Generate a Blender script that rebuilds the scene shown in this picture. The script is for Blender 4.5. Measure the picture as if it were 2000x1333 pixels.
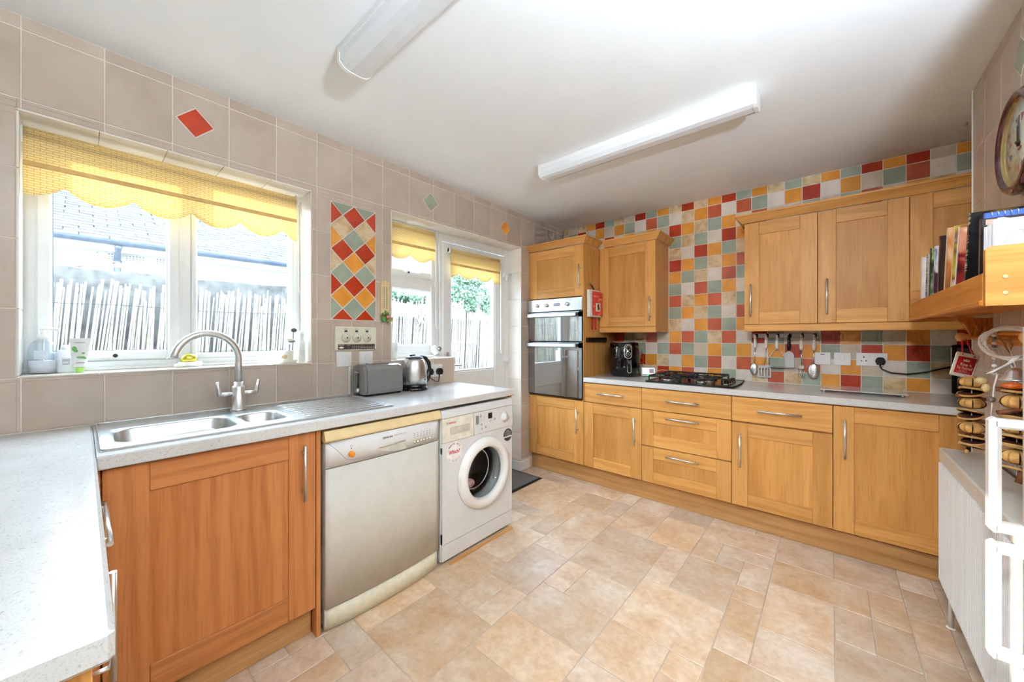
import bpy, bmesh, math, random
from mathutils import Vector, Matrix
random.seed(7)
SC = bpy.context.scene
C = SC.collection
for o in list(bpy.data.objects): bpy.data.objects.remove(o)

# ------------------------------------------------------------------ camera, sky, sun, exposure
cam = bpy.data.objects.new('camera', bpy.data.cameras.new('camera')); C.objects.link(cam)
cam.data.sensor_width = 36.0; cam.data.lens = 36.0 * 722.915 / 2000.0
cam.data.shift_y = (658.7 - 666.5) / 2000.0
cam.data.clip_start = 0.02; cam.data.clip_end = 200
cam.location = (2.1974, -3.4020, 1.25); cam.rotation_euler = (math.radians(90), 0, 0.71124)
SC.camera = cam

W = bpy.data.worlds.new('sky'); SC.world = W; W.use_nodes = True
bg = W.node_tree.nodes['Background']; bg.inputs[0].default_value = (0.62, 0.80, 1.0, 1); bg.inputs[1].default_value = 13.0

SUN_EL, SUN_AZ = math.radians(19), math.radians(17)
sun = bpy.data.objects.new('sun', bpy.data.lights.new('sun', 'SUN')); C.objects.link(sun)
sun.data.energy = 5.0; sun.data.angle = math.radians(0.6); sun.data.color = (1.0, 0.93, 0.82)
sun.location = (-8, -6, 6)
sun.rotation_euler = Vector((math.cos(SUN_EL)*math.cos(SUN_AZ), math.cos(SUN_EL)*math.sin(SUN_AZ), -math.sin(SUN_EL))).to_track_quat('-Z', 'Y').to_euler()

def portal(name, loc, sx, sy, rot):
    l = bpy.data.lights.new(name, 'AREA'); l.shape = 'RECTANGLE'; l.size = sx; l.size_y = sy
    l.cycles.is_portal = True
    o = bpy.data.objects.new(name, l); C.objects.link(o); o.location = loc; o.rotation_euler = rot
portal('sky_portal_sink_window', (-.32, -3.06, 1.585), 1.0, 1.0, (0, math.radians(-90), 0))
portal('sky_portal_back_door', (-.32, -1.40, 1.05), 2.1, 1.4, (0, math.radians(-90), 0))

SC.view_settings.view_transform = 'Standard'; SC.view_settings.look = 'None'
SC.view_settings.gamma = 1.0; SC.view_settings.use_curve_mapping = False
SC.view_settings.exposure = 0.95
SC.cycles.use_denoising = True
SC.cycles.use_adaptive_sampling = True; SC.cycles.adaptive_threshold = .06; SC.cycles.adaptive_min_samples = 12
SC.cycles.max_bounces = 7; SC.cycles.diffuse_bounces = 5; SC.cycles.glossy_bounces = 3
SC.cycles.transmission_bounces = 4; SC.cycles.transparent_max_bounces = 10
SC.cycles.caustics_reflective = False; SC.cycles.caustics_refractive = False
SC.cycles.sample_clamp_indirect = 6.0

# ------------------------------------------------------------------ mesh helpers
def sgn(a, b): return (a, b) if a <= b else (b, a)
class G:
    """collects geometry in world coordinates"""
    def __init__(s): s.v = []; s.f = []; s.sm = []
    def add(s, vs, fs, smooth=False):
        n = len(s.v); s.v += [tuple(map(float, p)) for p in vs]
        s.f += [tuple(n + i for i in f) for f in fs]; s.sm += [smooth] * len(fs); return s
    def box(s, x0, x1, y0, y1, z0, z1, b=0.0):
        x0, x1 = sgn(x0, x1); y0, y1 = sgn(y0, y1); z0, z1 = sgn(z0, z1)
        if b <= 0:
            v = [(x, y, z) for x in (x0, x1) for y in (y0, y1) for z in (z0, z1)]
            return s.add(v, [(0,1,3,2), (4,6,7,5), (0,4,5,1), (2,3,7,6), (0,2,6,4), (1,5,7,3)])
        b = min(b, (x1-x0)*.49, (y1-y0)*.49, (z1-z0)*.49)
        X, Y, Z = (x0, x1), (y0, y1), (z0, z1); idx = {}; v = []
        for i in (0, 1):
            for j in (0, 1):
                for k in (0, 1):
                    a = (X[i], Y[j], Z[k]); d = (b if i == 0 else -b, b if j == 0 else -b, b if k == 0 else -b)
                    for ax in range(3):
                        p = [a[q] + (0 if q == ax else d[q]) for q in range(3)]
                        idx[i, j, k, ax] = len(v); v.append(p)
        f = []
        for ax in range(3):
            o1, o2 = [q for q in range(3) if q != ax]
            for e in (0, 1):
                r = []
                for (p, q) in ((0,0), (1,0), (1,1), (0,1)):
                    t = [0,0,0]; t[ax] = e; t[o1] = p; t[o2] = q; r.append(idx[t[0], t[1], t[2], ax])
                f.append(tuple(r))
            for p in (0, 1):
                for q in (0, 1):
                    t0 = [0,0,0]; t1 = [0,0,0]; t0[ax] = 0; t1[ax] = 1
                    for t in (t0, t1): t[o1] = p; t[o2] = q
                    f.append((idx[t0[0],t0[1],t0[2],o1], idx[t1[0],t1[1],t1[2],o1], idx[t1[0],t1[1],t1[2],o2], idx[t0[0],t0[1],t0[2],o2]))
        for i in (0, 1):
            for j in (0, 1):
                for k in (0, 1): f.append((idx[i,j,k,0], idx[i,j,k,1], idx[i,j,k,2]))
        return s.add(v, f)
    def frame(s, axis):
        a = Vector(axis).normalized(); t = Vector((0,0,1)) if abs(a.z) < .9 else Vector((1,0,0))
        u = a.cross(t).normalized(); w = a.cross(u).normalized(); return a, u, w
    def lathe(s, prof, c, axis=(0,0,1), n=24, sx=1.0, sy=1.0, smooth=True, caps=True):
        """prof: [(r, h)] along axis from c"""
        a, u, w = s.frame(axis); c = Vector(c); vs = []; fs = []
        for r, h in prof:
            for i in range(n):
                t = 2*math.pi*i/n; vs.append(c + a*h + u*(r*sx*math.cos(t)) + w*(r*sy*math.sin(t)))
        for k in range(len(prof)-1):
            for i in range(n):
                j = (i+1) % n; fs.append((k*n+i, k*n+j, (k+1)*n+j, (k+1)*n+i))
        s.add(vs, fs, smooth)
        if caps:
            m = len(s.v) - len(vs)
            if prof[0][0] > 1e-5: s.f.append(tuple(m + i for i in range(n))); s.sm.append(False)
            if prof[-1][0] > 1e-5: s.f.append(tuple(m + (len(prof)-1)*n + i for i in range(n))); s.sm.append(False)
        return s
    def cyl(s, p0, p1, r, n=12, smooth=True):
        d = Vector(p1) - Vector(p0); return s.lathe([(r, 0), (r, d.length)], p0, d, n, smooth=smooth)
    def tube(s, pts, r, n=8, closed=False, rs=None):
        pts = [Vector(p) for p in pts]; m = len(pts); vs = []; fs = []; u = None
        for i, p in enumerate(pts):
            if closed: d = pts[(i+1) % m] - pts[i-1]
            else: d = pts[min(i+1, m-1)] - pts[max(i-1, 0)]
            d = d.normalized() if d.length > 1e-9 else Vector((0,0,1))
            if u is None: u = d.orthogonal().normalized()
            u = (u - d*u.dot(d)); u = u.normalized() if u.length > 1e-6 else d.orthogonal().normalized()
            w = d.cross(u); rr = rs[i] if rs else r
            for k in range(n):
                t = 2*math.pi*k/n; vs.append(p + u*(rr*math.cos(t)) + w*(rr*math.sin(t)))
        for i in range(m if closed else m-1):
            j = (i+1) % m
            for k in range(n):
                l = (k+1) % n; fs.append((i*n+k, i*n+l, j*n+l, j*n+k))
        if not closed: fs.append(tuple(range(n))); fs.append(tuple((m-1)*n + k for k in range(n)))
        return s.add(vs, fs, True)
    def ball(s, c, r, sc=(1,1,1), nu=14, nv=9, rot=None):
        c = Vector(c); vs = []; fs = []
        for j in range(nv+1):
            ph = math.pi*j/nv
            for i in range(nu):
                t = 2*math.pi*i/nu
                p = Vector((r*sc[0]*math.sin(ph)*math.cos(t), r*sc[1]*math.sin(ph)*math.sin(t), r*sc[2]*math.cos(ph)))
                if rot is not None: p = rot @ p
                vs.append(c + p)
        for j in range(nv):
            for i in range(nu):
                k = (i+1) % nu; fs.append((j*nu+i, j*nu+k, (j+1)*nu+k, (j+1)*nu+i))
        return s.add(vs, fs, True)
    def prism(s, poly, fn, d0, d1, smooth=False):
        """poly: 2D outline; fn(a, b, d) -> world"""
        n = len(poly); vs = [fn(a, b, d0) for a, b in poly] + [fn(a, b, d1) for a, b in poly]
        fs = [tuple(range(n)), tuple(range(2*n-1, n-1, -1))] + [(i, (i+1) % n, n+(i+1) % n, n+i) for i in range(n)]
        return s.add(vs, fs, smooth)
    def slab(s, fn, nu, nv, off, smooth=True):
        """solid between the surface fn(u,v), u,v in 0..1, and the same moved by off"""
        off = Vector(off); a = [Vector(fn(i/nu, j/nv)) for j in range(nv+1) for i in range(nu+1)]
        b = [p + off for p in a]; n = len(a); k = nu+1; fs = []
        for j in range(nv):
            for i in range(nu):
                q = (j*k+i, j*k+i+1, (j+1)*k+i+1, (j+1)*k+i); fs.append(q); fs.append(tuple(n+x for x in reversed(q)))
        s.add(a + b, fs, smooth)
        m = len(s.v) - 2*n; rim = [i for i in range(k)] + [j*k+nu for j in range(1, nv+1)] + [nv*k+i for i in range(nu-1, -1, -1)] + [j*k for j in range(nv-1, 0, -1)]
        for i in range(len(rim)):
            p, q = rim[i], rim[(i+1) % len(rim)]; s.f.append((m+p, m+q, m+n+q, m+n+p)); s.sm.append(False)
        return s
    def sweep(s, path, prof):
        """profile (offset to the right of the path, z) along a mitred 2D path"""
        P = [Vector(p) for p in path]; rings = []
        for i, p in enumerate(P):
            d0 = (P[i]-P[i-1]).normalized() if i > 0 else None; d1 = (P[i+1]-P[i]).normalized() if i < len(P)-1 else None
            d0 = d0 or d1; d1 = d1 or d0
            n0 = Vector((d0.y, -d0.x)); n1 = Vector((d1.y, -d1.x)); m = (n0+n1); m = m / max(1e-6, m.dot(n0))
            rings.append([(p.x+m.x*o, p.y+m.y*o, z) for o, z in prof])
        n = len(prof); vs = [q for r in rings for q in r]; fs = []
        for i in range(len(P)-1):
            for k in range(n): fs.append((i*n+k, i*n+(k+1) % n, (i+1)*n+(k+1) % n, (i+1)*n+k))
        fs += [tuple(range(n)), tuple((len(P)-1)*n+k for k in range(n))]
        return s.add(vs, fs)

ORG = {}
def finish(me, g, org, mat):
    me.from_pydata([(a-org[0], b-org[1], c-org[2]) for a, b, c in g.v], [], g.f)
    me.polygons.foreach_set('use_smooth', g.sm); me.update()
    b = bmesh.new(); b.from_mesh(me); bmesh.ops.recalc_face_normals(b, faces=b.faces); b.to_mesh(me); b.free()
    if mat: me.materials.append(mat)
def base_of(g):
    xs, ys, zs = zip(*g.v); return ((min(xs)+max(xs))/2, (min(ys)+max(ys))/2, min(zs))
def obj(name, g, mat, parent=None, kind=None):
    org = ORG[parent.name] if parent else base_of(g)
    me = bpy.data.meshes.new(name); finish(me, g, org, mat)
    o = bpy.data.objects.new(name, me); C.objects.link(o)
    if parent: o.parent = parent
    else: o.location = org
    if kind: o['kind'] = kind
    ORG[o.name] = org; return o
def tag(o, label, cat, group=None):
    o['label'] = label; o['category'] = cat
    if group: o['group'] = group
    return o
def thing(name, label, cat, loc, group=None):
    o = bpy.data.objects.new(name, None); C.objects.link(o); o.location = loc; o.empty_display_size = .05
    ORG[o.name] = tuple(loc); return tag(o, label, cat, group)
def struct(name, g, mat, label=None):
    o = obj(name, g, mat); o['kind'] = 'structure'
    o['label'] = label or name.replace('_', ' '); o['category'] = name.split('_')[0]; return o
def piece(name, me, parent, loc, rot=None):
    """a copy of shared mesh data as a part of parent at a world place"""
    o = bpy.data.objects.new(name, me); C.objects.link(o); o.parent = parent
    p = ORG[parent.name]; o.location = (loc[0]-p[0], loc[1]-p[1], loc[2]-p[2])
    if rot: o.rotation_euler = rot
    return o
def text(s, size, o, right, up, mat, parent, name='lettering', align='CENTER', font=None, weight=0.0, width=None):
    cu = bpy.data.curves.new('t', 'FONT'); cu.body = s; cu.size = size; cu.align_x = align; cu.align_y = 'CENTER'; cu.resolution_u = 2; cu.offset = weight
    t = bpy.data.objects.new('t', cu); me = bpy.data.meshes.new_from_object(t)
    R, U, O = Vector(right).normalized(), Vector(up).normalized(), Vector(o); g = G()
    k = 1.0
    if width and len(me.vertices):
        xs = [v.co.x for v in me.vertices]; k = width / max(1e-6, max(xs)-min(xs))
    g.add([O + R*(v.co.x*k) + U*v.co.y for v in me.vertices], [tuple(p.vertices) for p in me.polygons])
    bpy.data.objects.remove(t); bpy.data.curves.remove(cu); bpy.data.meshes.remove(me)
    return obj(name, g, mat, parent)

# ------------------------------------------------------------------ materials
def lin(c): return tuple(((x/255)/12.92 if x/255 <= .04045 else ((x/255+.055)/1.055)**2.4) for x in c) + (1,)
MATS = {}
def nodes(name):
    m = bpy.data.materials.new(name); m.use_nodes = True; nt = m.node_tree; return m, nt, nt.nodes['Principled BSDF']
def N(nt, t, **kw):
    n = nt.nodes.new(t)
    for k, v in kw.items(): setattr(n, k, v)
    return n
def coords(nt, rnd=True, scale=(1,1,1)):
    tc = N(nt, 'ShaderNodeTexCoord'); out = tc.outputs['Object']
    if rnd:
        oi = N(nt, 'ShaderNodeObjectInfo'); ml = N(nt, 'ShaderNodeMath', operation='MULTIPLY'); ml.inputs[1].default_value = 37.0
        nt.links.new(oi.outputs['Random'], ml.inputs[0]); ad = N(nt, 'ShaderNodeVectorMath', operation='ADD')
        nt.links.new(out, ad.inputs[0]); nt.links.new(ml.outputs[0], ad.inputs[1]); out = ad.outputs[0]
    mp = N(nt, 'ShaderNodeMapping'); mp.inputs['Scale'].default_value = scale; nt.links.new(out, mp.inputs[0]); return mp.outputs[0]
def noise(nt, vec, sc, det=4, rough=.55, dist=0):
    n = N(nt, 'ShaderNodeTexNoise'); n.inputs['Scale'].default_value = sc; n.inputs['Detail'].default_value = det
    n.inputs['Roughness'].default_value = rough; n.inputs['Distortion'].default_value = dist; nt.links.new(vec, n.inputs['Vector']); return n.outputs[0]
def ramp(nt, fac, stops):
    r = N(nt, 'ShaderNodeValToRGB'); e = r.color_ramp.elements
    while len(e) < len(stops): e.new(.5)
    for i, (p, c) in enumerate(stops): e[i].position = p; e[i].color = lin(c) if len(c) == 3 else c
    nt.links.new(fac, r.inputs[0]); return r.outputs[0]
def bump(nt, b, h, strength=.2, dist=.002):
    n = N(nt, 'ShaderNodeBump'); n.inputs['Strength'].default_value = strength; n.inputs['Distance'].default_value = dist
    nt.links.new(h, n.inputs['Height']); nt.links.new(n.outputs[0], b.inputs['Normal'])
def mixc(nt, fac, a, b, mode='MIX'):
    m = N(nt, 'ShaderNodeMix', data_type='RGBA', blend_type=mode)
    for i, x in ((0, fac), (6, a), (7, b)):
        if hasattr(x, 'links'): nt.links.new(x, m.inputs[i])
        else: m.inputs[i].default_value = x
    return m.outputs[2]
def pm(name, col, rough=.5, metal=0.0, var=.06, scale=18, spec=.5, bmp=0.0, coat=0.0, randv=0.0):
    if name in MATS: return MATS[name]
    m, nt, b = nodes(name); v = coords(nt); n = noise(nt, v, scale, 3)
    c0 = tuple(max(0, x*(1-var)) for x in col); c1 = tuple(min(255, x*(1+var)) for x in col)
    c = ramp(nt, n, [(.3, c0), (.7, c1)])
    if randv:
        oi = N(nt, 'ShaderNodeObjectInfo'); mr = N(nt, 'ShaderNodeMapRange'); mr.inputs[3].default_value = 1-randv; mr.inputs[4].default_value = 1+randv
        nt.links.new(oi.outputs['Random'], mr.inputs[0]); hs = N(nt, 'ShaderNodeHueSaturation'); nt.links.new(mr.outputs[0], hs.inputs['Value']); nt.links.new(c, hs.inputs['Color']); c = hs.outputs[0]
    nt.links.new(c, b.inputs['Base Color']); b.inputs['Roughness'].default_value = rough; b.inputs['Metallic'].default_value = metal
    b.inputs['Specular IOR Level'].default_value = spec; b.inputs['Coat Weight'].default_value = coat; b.inputs['Coat Roughness'].default_value = .08
    if bmp: bump(nt, b, n, bmp)
    MATS[name] = m; return m
def oak(name, ax, light, dark, stave=None, tone=1.0):
    m, nt, b = nodes(name); sc = [22, 22, 22]; sc[ax] = 1.3
    v = coords(nt, True, tuple(sc)); g = noise(nt, v, 1.0, 6, .62, .35)
    sc2 = [5.5, 5.5, 5.5]; sc2[ax] = .8; v2 = coords(nt, True, tuple(sc2))
    wv = N(nt, 'ShaderNodeTexWave', wave_type='RINGS'); wv.inputs['Scale'].default_value = 1.1; wv.inputs['Distortion'].default_value = 5.0; wv.inputs['Detail'].default_value = 3; wv.inputs['Detail Scale'].default_value = 1.4
    nt.links.new(v2, wv.inputs['Vector'])
    sc3 = [150, 150, 150]; sc3[ax] = 6; v3 = coords(nt, True, tuple(sc3)); pores = noise(nt, v3, 1.0, 2, .5)
    c = ramp(nt, g, [(.25, dark), (.72, light)])
    mid = tuple(x*.80 for x in dark)
    wr = ramp(nt, wv.outputs['Fac'], [(.0, (255,255,255)), (.55, (255,255,255)), (.9, tuple(214+o for o in (16, 6, -12)))])
    c = mixc(nt, .6, c, wr, 'MULTIPLY')
    pr = ramp(nt, pores, [(.33, tuple(min(255, 205+o) for o in (0,-10,-20))), (.47, (255,255,255))]); c = mixc(nt, .35, c, pr, 'MULTIPLY')
    if stave is not None:
        tc = N(nt, 'ShaderNodeTexCoord'); sx = N(nt, 'ShaderNodeSeparateXYZ'); nt.links.new(tc.outputs['Object'], sx.inputs[0])
        oi = N(nt, 'ShaderNodeObjectInfo'); ml = N(nt, 'ShaderNodeMath', operation='MULTIPLY_ADD'); ml.inputs[1].default_value = 1/.105
        nt.links.new(sx.outputs[stave], ml.inputs[0]); nt.links.new(oi.outputs['Random'], ml.inputs[2])
        fl = N(nt, 'ShaderNodeMath', operation='FLOOR'); nt.links.new(ml.outputs[0], fl.inputs[0])
        wn = N(nt, 'ShaderNodeTexWhiteNoise', noise_dimensions='1D'); nt.links.new(fl.outputs[0], wn.inputs['W'])
        st = ramp(nt, wn.outputs['Value'], [(0, (240,233,222)), (1, (255,255,255))]); c = mixc(nt, .9, c, st, 'MULTIPLY')
    oi = N(nt, 'ShaderNodeObjectInfo'); mr = N(nt, 'ShaderNodeMapRange'); mr.inputs[3].default_value = .88*tone; mr.inputs[4].default_value = 1.06*tone
    nt.links.new(oi.outputs['Random'], mr.inputs[0]); hs = N(nt, 'ShaderNodeHueSaturation'); nt.links.new(mr.outputs[0], hs.inputs['Value']); nt.links.new(c, hs.inputs['Color'])
    nt.links.new(hs.outputs[0], b.inputs['Base Color']); b.inputs['Roughness'].default_value = .42; b.inputs['Specular IOR Level'].default_value = .28
    bump(nt, b, pores, .06, .001); MATS[name] = m; return m
OL, OD = (216,161,92), (204,143,74)
OAKX = oak('oak_grain_along_x', 0, OL, OD); OAKY = oak('oak_grain_along_y', 1, OL, OD); OAKZ = oak('oak_grain_upright', 2, OL, OD)
PANX = oak('oak_panel_far', 2, OL, OD, 0); PANY = oak('oak_panel_sink', 2, OL, OD, 1)
PLNX = oak('oak_plinth_x', 0, (196,150,98), (170,122,70)); PLNY = oak('oak_plinth_y', 1, (196,150,98), (170,122,70))
SHELFW = oak('oak_shelf_y', 1, (214,140,58), (186,108,36)); SHELFX = oak('oak_shelf_x', 0, (214,148,72), (184,114,48)); SHELFZ = oak('oak_shelf_z', 2, (196,118,48), (160,86,28))
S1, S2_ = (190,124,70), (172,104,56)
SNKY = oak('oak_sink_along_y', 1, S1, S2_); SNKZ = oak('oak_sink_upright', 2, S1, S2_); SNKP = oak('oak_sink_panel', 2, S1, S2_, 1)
def tilemat(name, col, rough=.22, mott=None, var=.05, sc=9, bmpv=.12):
    m, nt, b = nodes(name); v = coords(nt, True); n = noise(nt, v, sc, 5, .6, .3)
    lo = mott or tuple(x*(1-var) for x in col); hi = tuple(min(255, x*(1+var*.6)) for x in col)
    c = ramp(nt, n, [(.34, lo), (.62, hi)])
    oi = N(nt, 'ShaderNodeObjectInfo'); mr = N(nt, 'ShaderNodeMapRange'); mr.inputs[3].default_value = .94; mr.inputs[4].default_value = 1.05
    nt.links.new(oi.outputs['Random'], mr.inputs[0]); hs = N(nt, 'ShaderNodeHueSaturation'); nt.links.new(mr.outputs[0], hs.inputs['Value']); nt.links.new(c, hs.inputs['Color'])
    nt.links.new(hs.outputs[0], b.inputs['Base Color']); b.inputs['Roughness'].default_value = rough
    bn = noise(nt, v, 38, 2, .5); bump(nt, b, bn, bmpv, .002); MATS[name] = m; return m
T_BEIGE = tilemat('wall_tile_beige', (190,173,158), .28, (182,163,147), sc=4, bmpv=.05)
T_REVEAL = tilemat('reveal_tile_cream', (238,230,220), .25, (232,222,210), sc=4, bmpv=.05)
TC = {'R': tilemat('tile_red', (176,54,20), .25, (160,44,14)), 'T': tilemat('tile_terracotta', (190,92,60), .25, (178,80,48)),
      'O': tilemat('tile_orange', (224,152,60), .25, (214,138,46)), 'G': tilemat('tile_sage', (158,166,146), .25, (146,154,134)),
      'B': tilemat('tile_stone', (206,190,168), .24, (192,174,150)), 'C': tilemat('tile_cream', (222,210,196), .22, (214,200,184)),
      'M': tilemat('tile_mottled', (216,192,154), .24, (184,150,104), sc=16)}
GROUT = pm('grout', (226,216,204), .85, var=.03); GROUTB = pm('grout_beige', (222,211,198), .85, var=.03)
CEIL = pm('ceiling_paint', (243,243,242), .9, var=.01, scale=3); WHITEP = pm('white_wall_paint', (232,228,222), .85, var=.01)
UPVC = pm('white_upvc', (236,236,234), .3, var=.01); GREYUPVC = pm('upvc_gasket', (90,92,95), .6)
STEEL = pm('brushed_steel', (200,200,198), .33, 1.0, .05, 60); CHROME = pm('satin_chrome', (222,221,218), .32, 1.0, .02)
DARKSTEEL = pm('smoked_steel', (70,70,70), .3, 1.0); WHITEG = pm('white_enamel', (220,219,217), .28, var=.012, coat=.2)
CREAMG = pm('yellowed_white_enamel', (206,201,190), .35, var=.015); YELLOWED = pm('yellowed_plastic', (214,190,142), .5, var=.03)
PLW = pm('white_plastic', (236,234,230), .35, var=.01); PLCREAM = pm('cream_plastic', (228,222,200), .45, var=.02)
BLACKP = pm('black_plastic', (16,16,17), .25, var=.05); BLACKM = pm('matt_black_iron', (22,22,22), .55, var=.1); BLACKG = pm('black_gloss', (10,10,11), .08, coat=.5)
GREYP = pm('grey_plastic', (120,120,118), .45); DGREY = pm('dark_grey_print', (60,60,62), .6); PRINTBLACK = pm('black_print', (24,24,26), .6)
REDP = pm('red_print', (186,20,26), .5); REDCORD = pm('red_ribbon', (190,24,40), .6); WHITECORD = pm('white_cord', (236,232,224), .7); PRINTWHITE = pm('white_print', (244,236,224), .6)
WICKER = pm('white_wicker', (236,230,222), .8, bmp=.3)
PAPER = pm('white_paper', (236,234,236), .6, var=.02, scale=30)
def worktop_mat():
    m, nt, b = nodes('speckled_worktop'); v = coords(nt, False); a = noise(nt, v, 160, 2, .6); d = noise(nt, v, 420, 1, .5); e = noise(nt, v, 7, 3)
    c = ramp(nt, e, [(.3, (202,200,196)), (.7, (212,210,207))])
    c = mixc(nt, .5, c, ramp(nt, a, [(.30, (186,170,150)), (.40, (255,255,255))]), 'MULTIPLY'); c = mixc(nt, .45, c, ramp(nt, d, [(.30, (196,190,184)), (.42, (255,255,255))]), 'MULTIPLY')
    nt.links.new(c, b.inputs['Base Color']); b.inputs['Roughness'].default_value = .16; return m
WORKTOP = worktop_mat()
def floor_mat():
    m, nt, b = nodes('stone_effect_floor'); v = coords(nt, True); a = noise(nt, v, 5, 6, .65, .6); d = noise(nt, v, 28, 4, .7)
    c = ramp(nt, a, [(.26, (196,160,126)), (.46, (216,188,158)), (.66, (229,211,190))])
    c = mixc(nt, .45, c, ramp(nt, d, [(.32, (205,186,164)), (.6, (255,255,255))]), 'MULTIPLY')
    oi = N(nt, 'ShaderNodeObjectInfo'); mr = N(nt, 'ShaderNodeMapRange'); mr.inputs[3].default_value = .80; mr.inputs[4].default_value = 1.08
    nt.links.new(oi.outputs['Random'], mr.inputs[0]); hs = N(nt, 'ShaderNodeHueSaturation'); nt.links.new(mr.outputs[0], hs.inputs['Value']); nt.links.new(c, hs.inputs['Color'])
    ms = N(nt, 'ShaderNodeMath', operation='MULTIPLY_ADD'); ms.inputs[1].default_value = 7.31; ms.inputs[2].default_value = .0
    nt.links.new(oi.outputs['Random'], ms.inputs[0]); fr = N(nt, 'ShaderNodeMath', operation='FRACT'); nt.links.new(ms.outputs[0], fr.inputs[0])
    m2 = N(nt, 'ShaderNodeMapRange'); m2.inputs[3].default_value = .86; m2.inputs[4].default_value = 1.12; nt.links.new(fr.outputs[0], m2.inputs[0]); nt.links.new(m2.outputs[0], hs.inputs['Saturation'])
    nt.links.new(hs.outputs[0], b.inputs['Base Color']); b.inputs['Roughness'].default_value = .33; b.inputs['IOR'].default_value = 1.75; b.inputs['Specular IOR Level'].default_value = .5
    bump(nt, b, d, .08, .002); return m
FLOORT = floor_mat(); FLOORG = pm('floor_joint', (186,168,150), .6, var=.05)
def glass_mat(name, tint=(1,1,1), refl=.08):
    m = bpy.data.materials.new(name); m.use_nodes = True; nt = m.node_tree; nt.nodes.clear(); out = N(nt, 'ShaderNodeOutputMaterial')
    t = N(nt, 'ShaderNodeBsdfTransparent'); t.inputs[0].default_value = tint + (1,); g = N(nt, 'ShaderNodeBsdfGlossy'); g.inputs['Roughness'].default_value = .01
    lw = N(nt, 'ShaderNodeLayerWeight'); lw.inputs[0].default_value = .5; pw_ = N(nt, 'ShaderNodeMath', operation='POWER'); pw_.inputs[1].default_value = 4.0; nt.links.new(lw.outputs['Facing'], pw_.inputs[0])
    ma = N(nt, 'ShaderNodeMath', operation='MULTIPLY_ADD'); ma.inputs[1].default_value = .55; ma.inputs[2].default_value = .03; nt.links.new(pw_.outputs[0], ma.inputs[0]); mx = N(nt, 'ShaderNodeMixShader'); nt.links.new(ma.outputs[0], mx.inputs[0])
    nt.links.new(t.outputs[0], mx.inputs[1]); nt.links.new(g.outputs[0], mx.inputs[2]); nt.links.new(mx.outputs[0], out.inputs[0]); return m
PANE = glass_mat('window_glass', (.97,.985,.98)); SMOKE = glass_mat('smoked_glass', (.32,.31,.29)); CLEAR = glass_mat('clear_glass', (.92,.95,.95)); CLEARPL = glass_mat('clear_plastic', (.88,.91,.93))
def oven_glass():
    m, nt, b = nodes('mirrored_oven_glass'); b.inputs['Base Color'].default_value = lin((62,60,56)); b.inputs['Roughness'].default_value = .03
    b.inputs['Specular IOR Level'].default_value = 1.0; b.inputs['IOR'].default_value = 2.6; return m
OVENG = oven_glass()
def fabric_mat():
    m = bpy.data.materials.new('yellow_blind_fabric'); m.use_nodes = True; nt = m.node_tree; nt.nodes.clear(); out = N(nt, 'ShaderNodeOutputMaterial')
    v = coords(nt, False); br = N(nt, 'ShaderNodeTexBrick'); br.inputs['Scale'].default_value = 1.0; br.inputs['Brick Width'].default_value = .03; br.inputs['Row Height'].default_value = .009
    br.inputs['Mortar Size'].default_value = .0013; br.offset = .5
    br.inputs['Color1'].default_value = lin((251,236,188)); br.inputs['Color2'].default_value = lin((252,240,200)); br.inputs['Mortar'].default_value = lin((238,200,118))
    sp = N(nt, 'ShaderNodeSeparateXYZ'); cb = N(nt, 'ShaderNodeCombineXYZ'); nt.links.new(v, sp.inputs[0]); nt.links.new(sp.outputs[1], cb.inputs[0]); nt.links.new(sp.outputs[2], cb.inputs[1]); nt.links.new(cb.outputs[0], br.inputs['Vector'])
    d = N(nt, 'ShaderNodeBsdfDiffuse'); t = N(nt, 'ShaderNodeBsdfTranslucent'); nt.links.new(br.outputs[0], d.inputs[0]); nt.links.new(br.outputs[0], t.inputs[0])
    mx = N(nt, 'ShaderNodeMixShader'); mx.inputs[0].default_value = .5; nt.links.new(d.outputs[0], mx.inputs[1]); nt.links.new(t.outputs[0], mx.inputs[2]); nt.links.new(mx.outputs[0], out.inputs[0]); return m
FABRIC = fabric_mat()
BLINDBAR = pm('blind_bar', (214,176,110), .6)
def multi_mat(name, stops, sc=14, rough=.35, stretch=(1,1,1)):
    m, nt, b = nodes(name); v = coords(nt, True, stretch); n = noise(nt, v, sc, 2, .5, .4); c = ramp(nt, n, stops); nt.links.new(c, b.inputs['Base Color']); b.inputs['Roughness'].default_value = rough; return m

# ------------------------------------------------------------------ the room
H = 2.405; WT = .905
W1 = (-3.556, -2.566, 1.103, 2.068)          # sink window opening (y0, y1, z0, z1)
O2A = (-2.073, -1.533, 1.090, 2.090)         # small window opening
O2B = (-1.533, -0.720, 0.0, 2.090)           # back door opening
PANEL = (-2.462, -2.182, 1.352, 2.044)       # harlequin tile panel
def cells(ys, zs, holes):
    for a, b in zip(ys[:-1], ys[1:]):
        for c, d in zip(zs[:-1], zs[1:]):
            m, n = (a+b)/2, (c+d)/2
            if not any(h[0] < m < h[1] and h[2] < n < h[3] for h in holes): yield a, b, c, d
g = G()
for a, b, c, d in cells([-6.1, W1[0], W1[1], O2A[0], O2A[1], O2B[1], .15], [-.16, 0, O2A[2], W1[2], W1[3], O2A[3], H+.1], [W1, O2A, O2B]): g.box(-.30, -.002, a, b, c, d)
wall_left = struct('wall_left', g, GROUTB, 'window wall clad in large beige tiles')
floor = struct('floor', G().box(-.30, 3.3, -6.1, .15, -.12, -.0015), FLOORG, 'stone effect kitchen floor')
ceiling = struct('ceiling', G().box(-.30, 3.3, -6.1, .15, H, H+.1), CEIL, 'plain white ceiling')
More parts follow.
